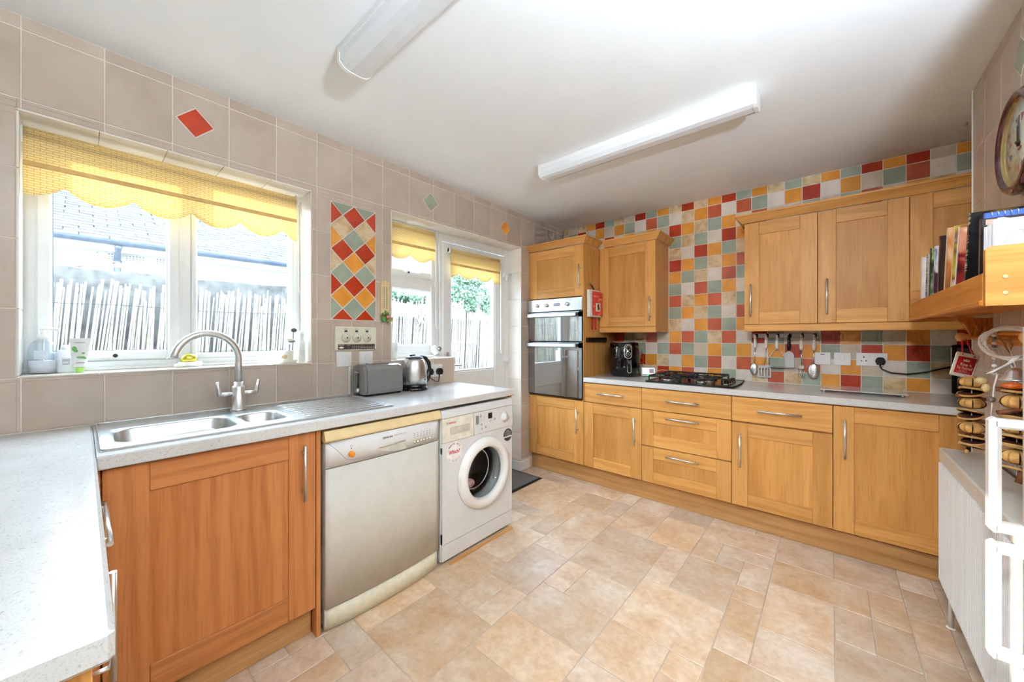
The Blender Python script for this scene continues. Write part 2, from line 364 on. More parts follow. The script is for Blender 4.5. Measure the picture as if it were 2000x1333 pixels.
wall_back = struct('wall_back', G().box(-.30, 3.3, .002, .15, -.0, H), GROUT, 'far wall clad in small multicoloured tiles')
g = G().box(2.702, 3.3, -1.95, -.68, 0, H).box(2.96, 3.3, -.68, .002, 0, H).box(3.2, 3.3, -6.1, -1.95, 0, H)
wall_right = struct('wall_right', g, GROUTB, 'short tiled wall beside the radiator')
wall_near = struct('wall_near', G().box(-.3, 3.3, -6.12, -6.0, 0, H), WHITEP, 'wall behind the camera')

# large beige tiles: rows and columns as laid, cut round the openings
ROWS = [H, 2.355, 2.104, 1.855, 1.603, 1.352, 1.102, .851, .600, .349, .098, 0]
def cut_tile(y0, y1, z0, z1, holes, gap=.0022):
    ys = sorted({y0, y1} | {v for h in holes for v in h[:2] if y0 < v < y1}); zs = sorted({z0, z1} | {v for h in holes for v in h[2:] if z0 < v < z1})
    keep = list(cells(ys, zs, holes)); out = []
    for r in keep:                                             # join neighbours in a row
        if out and abs(out[-1][1]-r[0]) < 1e-6 and out[-1][2:] == r[2:]: out[-1] = (out[-1][0], r[1], r[2], r[3])
        else: out.append(r)
    edge_y = {y0, y1} | {v for h in holes for v in h[:2]}; edge_z = {z0, z1} | {v for h in holes for v in h[2:]}
    def free(v, lo, hi, axis):                                 # is that side of the piece a real edge?
        return True
    res = []
    for a, b, c, d in out:
        sh = []
        for side in range(4):
            p = ((a-1e-4, (c+d)/2), (b+1e-4, (c+d)/2), ((a+b)/2, c-1e-4), ((a+b)/2, d+1e-4))[side]
            inside = any(q[0] < p[0] < q[1] and q[2] < p[1] < q[3] for q in out)
            sh.append(0 if inside else gap)
        q = (a+sh[0], b-sh[1], c+sh[2], d-sh[3])
        if q[1]-q[0] > .006 and q[3]-q[2] > .006: res.append(q)
    return res
holes = [W1, O2A, O2B, PANEL]
cols = [0.0] + [-.115 - .2018*k for k in range(0, 20)]
for y1, y0 in zip(cols[:-1], cols[1:]):
    for z1, z0 in zip(ROWS[:-1], ROWS[1:]):
        if z1 <= .86 and y1 < -1.5: continue                   # behind the appliances
        if y0 > -.58 and z1 < 2.0: continue                    # behind the oven cabinet
        if z1 < .12: continue
        qs = cut_tile(y0, y1, max(z0, WT+.001) if y1 < -1.54 else max(z0, .10), z1, holes)
        g = G()
        for a, b, c, d in qs: g.box(-.007, 0, a, b, c, d, .0012)
        if qs: obj('tile', g, T_BEIGE, wall_left)
# coloured diamond tiles set on the wall
def diamond(parent, fn, cy, cz, r, mat):
    poly = [(cy-r, cz), (cy, cz-r), (cy+r, cz), (cy, cz+r)]; big = [(cy+(a-cy)*1.09, cz+(b-cz)*1.09) for a, b in poly]
    o = obj('diamond_tile', G().prism(poly, fn, -.004, .0016), mat, parent); obj('grout_edge', G().prism(big, fn, -.004, .0006), GROUTB, o)
fl = lambda a, b, d: (d, a, b)
for cy, cz, k in ((-3.065, 2.227, 'R'), (-1.754, 2.227, 'G'), (-.944, 2.221, 'O')): diamond(wall_left, fl, cy, cz, .064, TC[k])
# harlequin panel
def clip(poly, y0, y1, z0, z1):
    for ax, lim, s in ((0, y0, 1), (0, y1, -1), (1, z0, 1), (1, z1, -1)):
        out = []
        for i in range(len(poly)):
            p, q = poly[i-1], poly[i]; pi, qi = (p[ax]-lim)*s >= 0, (q[ax]-lim)*s >= 0
            if pi != qi:
                t = (lim-p[ax])/(q[ax]-p[ax]); out.append((p[0]+t*(q[0]-p[0]), p[1]+t*(q[1]-p[1])))
            if qi: out.append(q)
        poly = out
        if not poly: break
    return poly
obj('panel_bed', G().box(-.004, -.0022, PANEL[0], PANEL[1], PANEL[2], PANEL[3]), GROUTB, wall_left)
pw, ph = (PANEL[1]-PANEL[0])/2, (PANEL[3]-PANEL[2])/5
HARL = ['GG', 'RRR', 'MM', 'OGO', 'RR', 'MOM', 'GG', 'RRR', 'OO', 'GGG', 'RR']
for r, row in enumerate(HARL):
    for i, k in enumerate(row):
        cy = PANEL[0] + pw*((i+.5) if len(row) == 2 else i); cz = PANEL[3] - ph*r*.5; s = .93
        poly = clip([(cy-pw*.5*s, cz), (cy, cz-ph*.5*s), (cy+pw*.5*s, cz), (cy, cz+ph*.5*s)], PANEL[0]+.003, PANEL[1]-.003, PANEL[2]+.003, PANEL[3]-.003)
        if len(poly) >= 3: obj('harlequin_tile', G().prism(poly, fl, -.003, 0), TC[k], wall_left)
# reveals lined with tiles
def lining(parent, boxes, mat=T_REVEAL):
    for b in boxes: obj('reveal_tile', G().box(*b, .001), mat, parent)
D1 = -.155
L = []; n = 5
for i in range(n):
    a = W1[0] + (W1[1]-W1[0])*i/n + .001; b = W1[0] + (W1[1]-W1[0])*(i+1)/n - .001
    L.append((D1, .001, a, b, W1[3]-.006, W1[3])); L.append((D1, .004, a, b, W1[2], W1[2]+.006))
for z0, z1 in ((1.11, 1.352), (1.352, 1.603), (1.603, 1.855), (1.855, 2.06)):
    L.append((D1, .001, W1[0], W1[0]+.006, z0+.001, z1-.001)); L.append((D1, .001, W1[1]-.006, W1[1], z0+.001, z1-.001))
y = O2A[0]
while y < O2B[1]-.02:
    e = min(y+.2018, O2B[1]-.006); L.append((-.165, .001, y+.001, e-.001, O2A[3]-.006, O2A[3])); y = e
L.append((-.165, .004, O2A[0], O2A[1]+.004, O2A[2]-.001, O2A[2]+.006)); L.append((-.165, 0, O2A[0], O2A[0]+.006, 1.10, 2.08))
for z1, z0 in zip(ROWS[2:-1], ROWS[3:]):
    z1 = min(z1, O2B[3]-.006)
    if z1-z0 > .02: L.append((-.165, .001, O2B[1]-.006, O2B[1], max(z0, .09)+.0015, z1-.0015))
L.append((-.165, -.002, O2A[1]-.001, O2A[1]+.006, .0, 1.089))
lining(wall_left, L)
# white skirting on the nib beside the door
g = G().box(-.005, .012, -.735, -.60, 0, .085, .003).box(-.165, .012, -.748, -.725, 0, .085, .003).box(-.005, .016, -.735, -.60, 0, .02, .004)
sk = obj('baseboard_nib', g, UPVC); sk['kind'] = 'structure'; sk['label'] = 'white skirting at the foot of the tiled nib'

# small multicoloured tiles of the far wall, row by row as photographed (columns 0..27)
FAR = ["MBMORGMBRGOMRMORGOMGMOGRORBO", "BGRCOBOGCTGCMOTCTGCORCOBGTCG", "....CRCOBOBROMGOBTBBGBGTBOMC", "...........GMGCRO...........", "...........MCROGM...........",
       "...........ROGMOT...........", "...........OGMCTG...........", "...........GCTGOC...........", "...........TMOTMG...........", "...........GOMGCT...........",
       "...........MCOTGO...........", ".....TRGMTBOTGMTCRGBBROGBOCR", ".....BOOGCGTGBOGOCOROGBRORGB", "......OBROMCOGTCTOGBTCOBCGMO", "......BBBMROTCOGCMTMGORGMOCR"]
X0, P = .0712, .1036; Z0 = 2.3395
TILEMESH = {}
def tilemesh(w, h, k):
    key = (round(w, 4), round(h, 4), k)
    if key not in TILEMESH:
        me = bpy.data.meshes.new('tile'); finish(me, G().box(-w/2, w/2, 0, .006, -h/2, h/2, .0012), (0,0,0), TC[k]); TILEMESH[key] = me
    return TILEMESH[key]
for r, row in enumerate(FAR):
    z1 = H if r == 0 else Z0 - P*(r-1); z0 = Z0 - P*r
    z0 = max(z0, WT+.001)
    for c, k in enumerate(row):
        if k == '.' or z1-z0 < .01: continue
        x1 = X0 + P*c; x0 = max(x1 - P, .001)
        if x0 > 2.93: continue
        x1 = min(x1, 2.955); gp = .0022
        piece('tile', tilemesh(x1-x0-2*gp, z1-z0-2*gp, k), wall_back, ((x0+x1)/2, 0, (z0+z1)/2))
# tiles of the short wall
RC = [-.68] + [-.86 - .2018*k for k in range(6)]; RC[-1] = -1.95
for y1, y0 in zip(RC[:-1], RC[1:]):
    for z1, z0 in zip(ROWS[:-1], ROWS[1:]):
        obj('tile', G().box(2.70, 2.707, y0+.0022, y1-.0022, z0+.0022, z1-.0022, .0012), T_BEIGE, wall_right)
obj('corner_trim', G().box(2.697, 2.703, -.684, -.678, 0, H, .001), UPVC, wall_right)
fr = lambda a, b, d: (2.70-d, a, b)
diamond(wall_right, fr, -1.185, 1.845, .064, TC['O']); diamond(wall_right, fr, -1.265, 2.23, .064, TC['G'])

# floor slabs: random stone pattern
m = .125; nx, ny = 27, 31; fx0, fy0 = -.165, -4.37
used = set(); rf = random.Random(21)
for j in range(ny):
    for i in range(nx):
        if (i, j) in used: continue
        opts = [(2,2)]*5 + [(3,2)]*3 + [(2,3)]*3 + [(3,3)]*2 + [(2,1)]*2 + [(1,2)]*2 + [(1,1)]
        rf.shuffle(opts); opts.append((1,1))
        for w, h in opts:
            cs = [(i+a, j+b) for a in range(w) for b in range(h)]
            if all(q not in used and q[0] < nx and q[1] < ny for q in cs): break
        used.update(cs)
        x0, y0 = fx0 + i*m, fy0 + j*m; x1, y1 = x0 + w*m, y0 + h*m
        y1 = min(y1, 0)
        if (x1 < .05 and y0 < -1.6) or (y0 > -.50): continue
        if x1 < 0 and not (O2B[0] < y0 and y1 < O2B[1]): continue
        x0 = max(x0, -.16) if (O2B[0] < y0 and y1 < O2B[1]) else max(x0, 0)
        if x0 > 2.9 or x1 - x0 < .03: continue
        obj('floor_slab', G().box(x0+.0022, x1-.0022, y0+.0022, y1-.0022, -.006, 0, .0012), FLOORT, floor)

# ------------------------------------------------------------------ windows and door
def prof_rect(g, x0, x1, y0, y1, z0, z1, w, b=.005, wt=None, wb=None):
    wt = wt or w; wb = wb or w
    g.box(x0, x1, y0, y0+w, z0, z1, b); g.box(x0, x1, y1-w, y1, z0, z1, b)
    g.box(x0, x1, y0+w, y1-w, z1-wt, z1, b); g.box(x0, x1, y0+w, y1-w, z0, z0+wb, b); return g
g = prof_rect(G(), -.225, -.16, W1[0], W1[1], W1[2]+.004, W1[3], .042); g.box(-.225, -.16, -3.108, -3.056, W1[2]+.046, W1[3]-.042, .004)
g.box(-.165, -.140, W1[0], W1[1], W1[2]+.0062, W1[2]+.02, .003)
win1 = struct('window_1', g, UPVC, 'white sink window with two lights')
sash = obj('sash', prof_rect(G(), -.215, -.145, -3.522, -3.100, 1.150, 2.032, .042, .007), UPVC, win1)
obj('bead', prof_rect(G(), -.19, -.151, -3.056, -2.608, 1.149, 2.026, .022, .006), UPVC, win1)
obj('pane', G().box(-.188, -.184, -3.482, -3.140, 1.19, 1.995), PANE, sash); obj('pane', G().box(-.188, -.184, -3.040, -2.624, 1.165, 2.01), PANE, win1)
obj('gasket', prof_rect(G(), -.186, -.158, -3.4815, -3.1405, 1.191, 1.991, .003, 0), GREYUPVC, sash)
g = G().box(-.145, -.128, -3.39, -3.27, 1.160, 1.178, .006).box(-.145, -.135, -3.335, -3.285, 1.156, 1.186, .004)
hd = obj('window_handle', g, UPVC, sash); obj('lock', G().lathe([(.008, 0), (.008, .002)], (-.128, -3.31, 1.170), (1,0,0), 12), BLACKP, hd)
# small window beside the door
g = prof_rect(G(), -.225, -.165, O2A[0], -1.552, O2A[2]+.004, O2A[3], .04); g.box(-.225, -.165, O2A[0]+.04, -1.592, 1.640, 1.700, .004)
win2 = struct('window_2', g, UPVC, 'small white window with a top light beside the back door')
s1 = obj('sash', prof_rect(G(), -.215, -.150, -2.040, -1.585, 1.690, 2.062, .055, .008), UPVC, win2)
s2 = obj('sash', prof_rect(G(), -.215, -.158, -2.040, -1.585, 1.125, 1.650, .050, .008, None, .07), UPVC, win2)
obj('pane', G().box(-.188, -.184, -1.99, -1.636, 1.74, 2.01), PANE, s1); obj('pane', G().box(-.188, -.184, -1.992, -1.632, 1.19, 1.602), PANE, s2)
g = G().box(-.150, -.135, -1.885, -1.845, 1.708, 1.728, .004).box(-.138, -.122, -1.875, -1.745, 1.712, 1.727, .005); hd = obj('window_handle', g, UPVC, s1); obj('lock', G().lathe([(.008, 0), (.008, .002)], (-.122, -1.858, 1.7195), (1,0,0), 12), BLACKP, hd)
# back door
g = G().box(-.225, -.160, -1.550, -1.528, 0, O2B[3], .004).box(-.225, -.160, -.775, -.72, 0, O2B[3], .004).box(-.225, -.160, -1.528, -.775, 2.022, O2B[3], .004).box(-.225, -.165, -1.55, -.72, 0, .03, .004)
g.box(-.168, -.163, -1.53, -1.518, .03, 2.02)
door = struct('door_1', g, UPVC, 'white half glazed back door')
dl = obj('door_leaf', G().box(-.215, -.15, -1.522, -1.442, .035, 2.012, .006).box(-.215, -.15, -.920, -.782, .035, 2.012, .006).box(-.215, -.15, -1.442, -.920, 1.905, 2.012, .006).box(-.215, -.15, -1.442, -.920, .72, .962, .006).box(-.215, -.15, -1.442, -.920, .035, .20, .006), UPVC, door)
obj('pane', G().box(-.188, -.184, -1.45, -.912, .955, 1.912), PANE, dl)
obj('glazing_bead', prof_rect(G(), -.186, -.156, -1.444, -.918, .960, 1.907, .016, .005), UPVC, dl)
obj('lower_panel', G().box(-.195, -.175, -1.45, -.91, .19, .73).box(-.178, -.168, -1.37, -.99, .27, .65, .006), UPVC, dl)
for z in (1.835, 1.037, .30): obj('hinge', G().box(-.155, -.128, -.815, -.745, z-.02, z+.02, .004).cyl((-.132, -.778, z-.055), (-.132, -.778, z+.02), .009), UPVC, door)
obj('door_handle', G().box(-.150, -.142, -1.50, -1.465, .93, 1.13, .004).cyl((-.145, -1.483, 1.025), (-.10, -1.483, 1.025), .009).cyl((-.10, -1.49, 1.025), (-.10, -1.37, 1.02), .009), CHROME, dl)

# roller blinds
def blind(label, x, y0, y1, ztop, zbar, zpk, zval, pitch, ph, rr, cord=None):
    t = thing('roller_blind', label, 'blind', (x, (y0+y1)/2, zval))
    obj('roller', G().lathe([(rr, 0), (rr, y1-y0)], (x, y0, ztop), (0,1,0), 20), FABRIC, t)
    n = int((y1-y0)/.008)
    def bot(y):
        q = ((y-ph)/pitch) % 1.0; return zpk - (zpk-zval)*math.sin(math.pi*q)**.8
    def fn(u, v):
        y = y0 + (y1-y0)*u; b = bot(y); return (x+rr*.9, y, ztop + (b-ztop)*v)
    obj('fabric', G().slab(fn, n, 6, (-.0012, 0, 0), True), FABRIC, t)
    obj('weight_bar', G().box(x+rr*.9-.007, x+rr*.9+.003, y0, y1, zbar-.009, zbar+.009, .003), BLINDBAR, t)
    for yy, sgn_ in ((y0, -1), (y1, 1)): obj('bracket', G().lathe([(rr*1.15, 0), (rr*1.15, .008)], (x, yy + (0 if sgn_ > 0 else -.008), ztop), (0,1,0), 16).box(x-.02, x+.005, yy, yy+.008*sgn_, ztop-.01, ztop+rr+.012, .002), UPVC, t)
    if cord:
        zc, wd = cord; yy = y1 + .012; pts = []
        for i in range(33):
            q = i/32; a = math.pi*q
            pts.append((x+.01, yy + wd*.5*(1-math.cos(a)), (ztop if i in (0, 32) else zc + .03 - .03*math.sin(a))) if 0 < i < 32 else (x+.01, yy + (0 if i == 0 else wd*.6), ztop))
        obj('chain', G().tube(pts, .0022, 6), WHITECORD, t)
    return t
blind('wide yellow scalloped roller blind over the sink window', -.07, -3.545, -2.625, 2.005, 1.893, 1.826, 1.776, .187, -3.445, .026, (1.50, .022))
blind('narrow yellow scalloped roller blind over the small window', -.085, -2.058, -1.662, 2.022, 1.902, 1.835, 1.792, .190, -1.883, .022, (1.315, .04))
blind('yellow scalloped roller blind hung on the glazed back door', -.125, -1.475, -.892, 1.945, 1.838, 1.770, 1.732, .188, -1.389, .019, (1.10, .012))

# ------------------------------------------------------------------ fitted cabinets
def facing(kind, f):
    """(a along the run, d out of the face, z) -> world; returns a box adder and a point map"""
    if kind == 'far': pt = lambda a, d, z: (a, f-d, z)
    elif kind == 'sink': pt = lambda a, d, z: (f+d, a, z)
    else: pt = lambda a, d, z: (a, f+d, z)
    def bx(g, a0, a1, d0, d1, z0, z1, b=0):
        p, q = pt(a0, d0, z0), pt(a1, d1, z1); return g.box(p[0], q[0], p[1], q[1], p[2], q[2], b)
    return pt, bx
def bar_handle(pt, parent, a, z, length, horiz, d0=0.0, r=.006):
    g = G(); h = length/2
    e = [(a-h, z), (a+h, z)] if horiz else [(a, z-h), (a, z+h)]
    g.cyl(pt(e[0][0], d0+.032, e[0][1]), pt(e[1][0], d0+.032, e[1][1]), r, 12)
    for s in (-1, 1):
        q = (a+s*(h-.032), z) if horiz else (a, z+s*(h-.032)); g.cyl(pt(q[0], d0-.001, q[1]), pt(q[0], d0+.032, q[1]), r*.75, 8)
    return obj('handle', g, CHROME, parent)
def shaker(t, kind, f, a0, a1, z0, z1, handle=None, name='door', st=.088, rl=.086):
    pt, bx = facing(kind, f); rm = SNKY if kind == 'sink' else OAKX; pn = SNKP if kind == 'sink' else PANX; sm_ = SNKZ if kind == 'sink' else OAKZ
    a0 += .0015; a1 -= .0015; z0 += .0015; z1 -= .0015
    d = obj(name, bx(G(), a0+st-.006, a1-st+.006, -.018, -.0075, z0+rl-.006, z1-rl+.006), pn, t)
    for p, q in ((a0, a0+st), (a1-st, a1)): obj('stile', bx(G(), p, q, -.021, 0, z0, z1, .0016), sm_, d)
    for p, q in ((z0, z0+rl), (z1-rl, z1)): obj('rail', bx(G(), a0+st+.0004, a1-st-.0004, -.021, -.0004, p, q, .0016), rm, d)
    if handle:
        o, a, z, ln = handle; bar_handle(pt, d, a, z, ln, o == 'h')
    return d
def drawer(t, kind, f, a0, a1, z0, z1, ha, hz, ln=.222):
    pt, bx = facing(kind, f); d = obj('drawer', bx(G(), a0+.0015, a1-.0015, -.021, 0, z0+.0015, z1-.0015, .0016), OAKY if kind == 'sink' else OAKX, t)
    bar_handle(pt, d, ha, hz, ln, True); return d
F = -.600                                                     # front of the far base doors
# oven housing
t = thing('oven_cabinet', 'tall oak cabinet housing the double oven in the corner', 'cabinet', (.295, -.30, 0))
g = G().box(.002, .018, -.578, -.004, .15, 2.055, .001).box(.574, .592, -.598, -.004, .15, 2.055, .001).box(.018, .574, -.578, -.004, 2.03, 2.05).box(.018, .574, -.570, -.004, 1.586, 1.602).box(.018, .574, -.575, -.004, .690, .712).box(.018, .574, -.578, -.004, .15, .168).box(.018, .574, -.03, -.006, .168, 2.03)
obj('carcass', g, OAKZ, t)
shaker(t, 'far', F, .003, .590, 1.604, 2.052, ('v', .561, 1.772, .206)); shaker(t, 'far', F, .003, .590, .149, .700, ('v', .539, .523, .211))
CORN = [(0, 2.056), (.010, 2.056), (.016, 2.064), (.044, 2.098), (.050, 2.100), (.050, 2.112), (0, 2.112)]
obj('cornice', G().sweep([(.0, -.600), (.594, -.600), (.594, -.345)], CORN), OAKX, t)
# base units of the far run
def base(label, a0, a1):
    t = thing('base_cabinet', label, 'cabinet', ((a0+a1)/2, -.30, 0), 'oak base cabinets under the hob worktop')
    obj('carcass', G().box(a0+.002, a1-.002, -.578, -.004, .15, .863), OAKZ, t); return t
t = base('oak base cabinet with drawer and door next to the oven cabinet', .594, 1.096); drawer(t, 'far', F, .594, 1.096, .699, .859, .848, .781); shaker(t, 'far', F, .594, 1.096, .148, .696, ('v', 1.046, .521, .218))
t = base('oak three drawer cabinet directly below the gas hob', 1.096, 1.700); drawer(t, 'far', F, 1.096, 1.700, .699, .859, 1.398, .781)
shaker(t, 'far', F, 1.096, 1.700, .424, .696, ('h', 1.397, .653, .222), 'drawer'); shaker(t, 'far', F, 1.096, 1.700, .148, .421, ('h', 1.397, .375, .222), 'drawer')
t = base('oak base cabinet with drawer and door between hob drawers and corner', 1.700, 2.206); drawer(t, 'far', F, 1.700, 2.206, .699, .859, 1.957, .782); shaker(t, 'far', F, 1.700, 2.206, .148, .692, ('v', 1.752, .518, .220))
t = base('oak base cabinet with one tall door by the radiator', 2.206, 2.700); shaker(t, 'far', F, 2.206, 2.698, .148, .859, ('v', 2.257, .680, .218))
tag(obj('plinth_board', G().box(.002, 2.69, -.556, -.540, .001, .149, .001), PLNX), 'long oak plinth along the floor under the far cabinets', 'plinth')
# wall units
FW = -.320
def wallunit(label, a0, a1, hnd):
    t = thing('wall_cabinet', label, 'cabinet', ((a0+a1)/2, -.15, 1.337), 'oak wall cabinets')
    obj('carcass', G().box(a0+.001, a1-.001, -.298, -.004, 1.337, 2.055, .001), OAKZ, t); shaker(t, 'far', FW, a0, a1, 1.338, 2.054, hnd); return t
t = wallunit('single oak wall cabinet beside the oven cabinet above the air fryer', .596, 1.104, ('v', 1.062, 1.487, .20))
obj('cornice', G().sweep([(.648, -.320), (1.106, -.320), (1.106, -.002)], CORN), OAKX, t); obj('light_pelmet', G().box(.598, 1.104, -.322, -.304, 1.290, 1.337, .002).box(1.086, 1.104, -.304, -.004, 1.290, 1.337, .002), OAKX, t)
wallunit('oak wall cabinet above the hanging utensils', 1.728, 2.133, ('v', 1.772, 1.506, .222))
wallunit('oak wall cabinet above the switches and double socket', 2.133, 2.538, ('v', 2.178, 1.506, .222))
wallunit('oak wall cabinet partly hidden behind the bookshelf', 2.538, 2.943, None)
tag(obj('cornice_moulding', G().sweep([(1.727, -.002), (1.727, -.320), (2.955, -.320)], CORN), OAKX), 'oak cornice along the top of the three wall cabinets', 'moulding')
tag(obj('pelmet_rail', G().box(1.728, 2.955, -.322, -.304, 1.290, 1.3365, .002).box(1.728, 1.746, -.304, -.004, 1.290, 1.3365, .002), OAKX), 'oak light pelmet beneath the three wall cabinets', 'moulding')
# sink unit and the run beside the camera
t = thing('sink_cabinet', 'oak cabinet with one wide door under the sink', 'cabinet', (.30, -3.07, 0))
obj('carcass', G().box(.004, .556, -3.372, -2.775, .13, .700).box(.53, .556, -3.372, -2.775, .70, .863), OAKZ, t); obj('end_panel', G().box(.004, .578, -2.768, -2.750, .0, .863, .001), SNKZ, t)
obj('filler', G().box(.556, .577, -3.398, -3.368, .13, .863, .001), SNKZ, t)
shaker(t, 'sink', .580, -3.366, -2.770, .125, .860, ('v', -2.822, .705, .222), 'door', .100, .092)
tag(obj('plinth_board', G().box(.515, .530, -3.40, -2.770, .001, .124, .001), PLNY), 'short oak plinth on the floor below the sink cabinet', 'plinth')
def nearunit(label, a0, a1):
    t = thing('base_cabinet', label, 'cabinet', ((a0+a1)/2, -3.68, 0), 'oak cabinets under the near worktop'); obj('carcass', G().box(a0+.001, a1-.001, -3.98, -3.416, .13, .863), OAKZ, t); return t
FN = -3.394
t = nearunit('narrow oak cabinet in the corner below the near worktop', .600, .705); shaker(t, 'near', FN, .600, .703, .130, .860, ('v', .655, .680, .216), 'door', .03)
t = nearunit('oak cabinet with a drawer below the near worktop', .705, 1.055); drawer(t, 'near', FN, .705, 1.055, .700, .860, .835, .79, .30); shaker(t, 'near', FN, .705, 1.055, .130, .697, None)
t = nearunit('oak cabinet at the open end of the near worktop', 1.055, 1.530); shaker(t, 'near', FN, 1.055, 1.530, .130, .860, ('v', 1.10, .665, .222))
tag(obj('plinth_board', G().box(.53, 1.52, -3.46, -3.445, .001, .129, .001), PLNX), 'oak plinth on the floor below the near worktop cabinets', 'plinth')

# ------------------------------------------------------------------ worktops, sink, tap
def nosed(g, path, prof): return g.sweep(path, prof)
g = G().box(.594, 2.955, -.612, -.002, WT-.040, WT, .004)
tag(obj('worktop', g, WORKTOP), 'pale speckled worktop of the far run holding the gas hob', 'worktop')
g = G()
for a, b, c, d in cells([-3.3755, -3.345, -2.990, -2.985, -2.812, -1.533], [.003, .19, .49, .602], [(-3.345, -2.812, .19, .49)]): g.box(c, d, a, b, WT-.040, WT)
wt = tag(obj('worktop', g, WORKTOP), 'pale speckled worktop under the window with the inset sink', 'worktop')
obj('front_edge', G().box(.598, .606, -3.3755, -1.531, WT-.040, WT-.0005, .003), WORKTOP, wt)
obj('end_batten', G().box(.02, .585, -1.557, -1.536, .850, WT-.041, .001), OAKX, wt)
tag(obj('worktop', G().box(.003, 1.555, -4.0, -3.3765, WT-.040, WT, .006), WORKTOP), 'pale speckled worktop corner nearest the camera with rounded edge', 'worktop')
def rrect(x0, x1, y0, y1, r, z, k=6):
    pts = []
    for cx, cy, a0 in ((x1-r, y1-r, 0), (x0+r, y1-r, 90), (x0+r, y0+r, 180), (x1-r, y0+r, 270)):
        for i in range(k+1): a = math.radians(a0 + 90*i/k); pts.append((cx+r*math.cos(a), cy+r*math.sin(a), z))
    return pts
def bowl(g, x0, x1, y0, y1, z, depth, r, ex=.012):
    loops = [rrect(x0-ex, x1+ex, y0-ex, y1+ex, .0005, z), rrect(x0, x1, y0, y1, r, z), rrect(x0+.004, x1-.004, y0+.004, y1-.004, r, z-.006), rrect(x0+.015, x1-.015, y0+.015, y1-.015, r, z-depth+.02), rrect(x0+.035, x1-.035, y0+.035, y1-.035, r*.8, z-depth)]
    n = len(loops[0]); vs = [p for l in loops for p in l]; fs = [(k*n+i, k*n+(i+1) % n, (k+1)*n+(i+1) % n, (k+1)*n+i) for k in range(len(loops)-1) for i in range(n)] + [tuple((len(loops)-1)*n+i for i in range(n))]
    g.add(vs, fs, True); return g
s = thing('kitchen_sink', 'stainless steel one and a half bowl sink with ribbed drainer', 'sink', (.28, -2.88, WT))
g = G(); ZS = WT + .004
ysx = [-3.368, -3.347, -2.988, -2.983, -2.810, -2.390]; xsx = [.022, .188, .218, .472, .487, .548]
for a, b, c, d in cells(ysx, xsx, [(-3.347, -2.988, .188, .487), (-2.983, -2.810, .218, .472)]):
    if b <= -2.81+1e-6 or c < .10 or d > .52 or True: g.box(c, d, a, b, WT, ZS)
obj('rim', g, STEEL, s)
obj('edge_lip', G().tube(rrect(.024, .546, -3.366, -2.392, .012, ZS+.002), .003, 6, True), STEEL, s)
b = G(); bowl(b, .200, .475, -3.335, -3.000, ZS, .155, .06); obj('main_bowl', b, STEEL, s)
b = G(); bowl(b, .230, .460, -2.971, -2.822, ZS, .12, .05); obj('half_bowl', b, STEEL, s)
for x in [.14 + .045*i for i in range(9)]: obj('drainer_rib', G().tube([(x, -2.785, ZS-.001), (x, -2.77, ZS+.002), (x, -2.43, ZS+.002), (x, -2.415, ZS-.001)], .0045, 6), STEEL, s)
for x, y, z in ((.337, -3.167, ZS-.1545), (.345, -2.897, ZS-.1195)): obj('plughole', G().lathe([(.0, .002), (.022, .002), (.036, .001), (.038, 0)], (x, y, z), n=20), DARKSTEEL, s)
tp = thing('mixer_tap', 'brushed steel swan neck mixer tap with two levers behind the sink', 'tap', (.095, -2.925, ZS))
bx_, by_ = .095, -2.925
obj('tap_body', G().lathe([(.032, 0), (.032, .006), (.026, .008), (.026, .105), (.024, .112), (.018, .114), (.018, .132), (.0, .132)], (bx_, by_, ZS), n=24), CHROME, tp)
da = math.radians(-80); R = .117; pts = [(bx_, by_, ZS+.12), (bx_, by_, 1.148)]
for i in range(1, 25):
    a = math.radians(172*i/24); q = R - R*math.cos(a); pts.append((bx_+q*math.cos(da), by_+q*math.sin(da), 1.148 + R*math.sin(a)))
obj('spout', G().tube(pts, .0145, 14), CHROME, tp)
for sg in (-1, 1):
    l = G().cyl((bx_, by_+sg*.02, .986), (bx_, by_+sg*.072, .986), .009, 10); l.tube([(bx_, by_+sg*.070, .980), (bx_, by_+sg*.074, 1.01), (bx_+.004, by_+sg*.080, 1.045)], .008, 8, rs=[.0095, .008, .005]); obj('lever', l, CHROME, tp)
tag(obj('dish_cloth', G().tube([(.415, -3.235, .878), (.42, -3.18, .886), (.42, -3.11, .888), (.425, -3.075, .886)], .018, 10, rs=[.016, .021, .021, .017]).tube([(.425, -3.08, .888), (.43, -3.045, .89)], .009, 8), pm('white_cloth', (228,222,216), .9, bmp=.4)), 'rolled white dish cloth lying in the main sink bowl', 'cloth')
tag(obj('washing_up_bowl', G().lathe([(.0, 0), (.09, 0), (.118, .085), (.124, .088), (.118, .09), (.086, .006), (.0, .006)], (.337, -3.175, ZS-.153), n=28, sx=1.0, sy=1.15), pm('blue_grey_bowl', (86,96,108), .35)), 'dark blue grey bowl standing inside the main sink bowl', 'bowl')

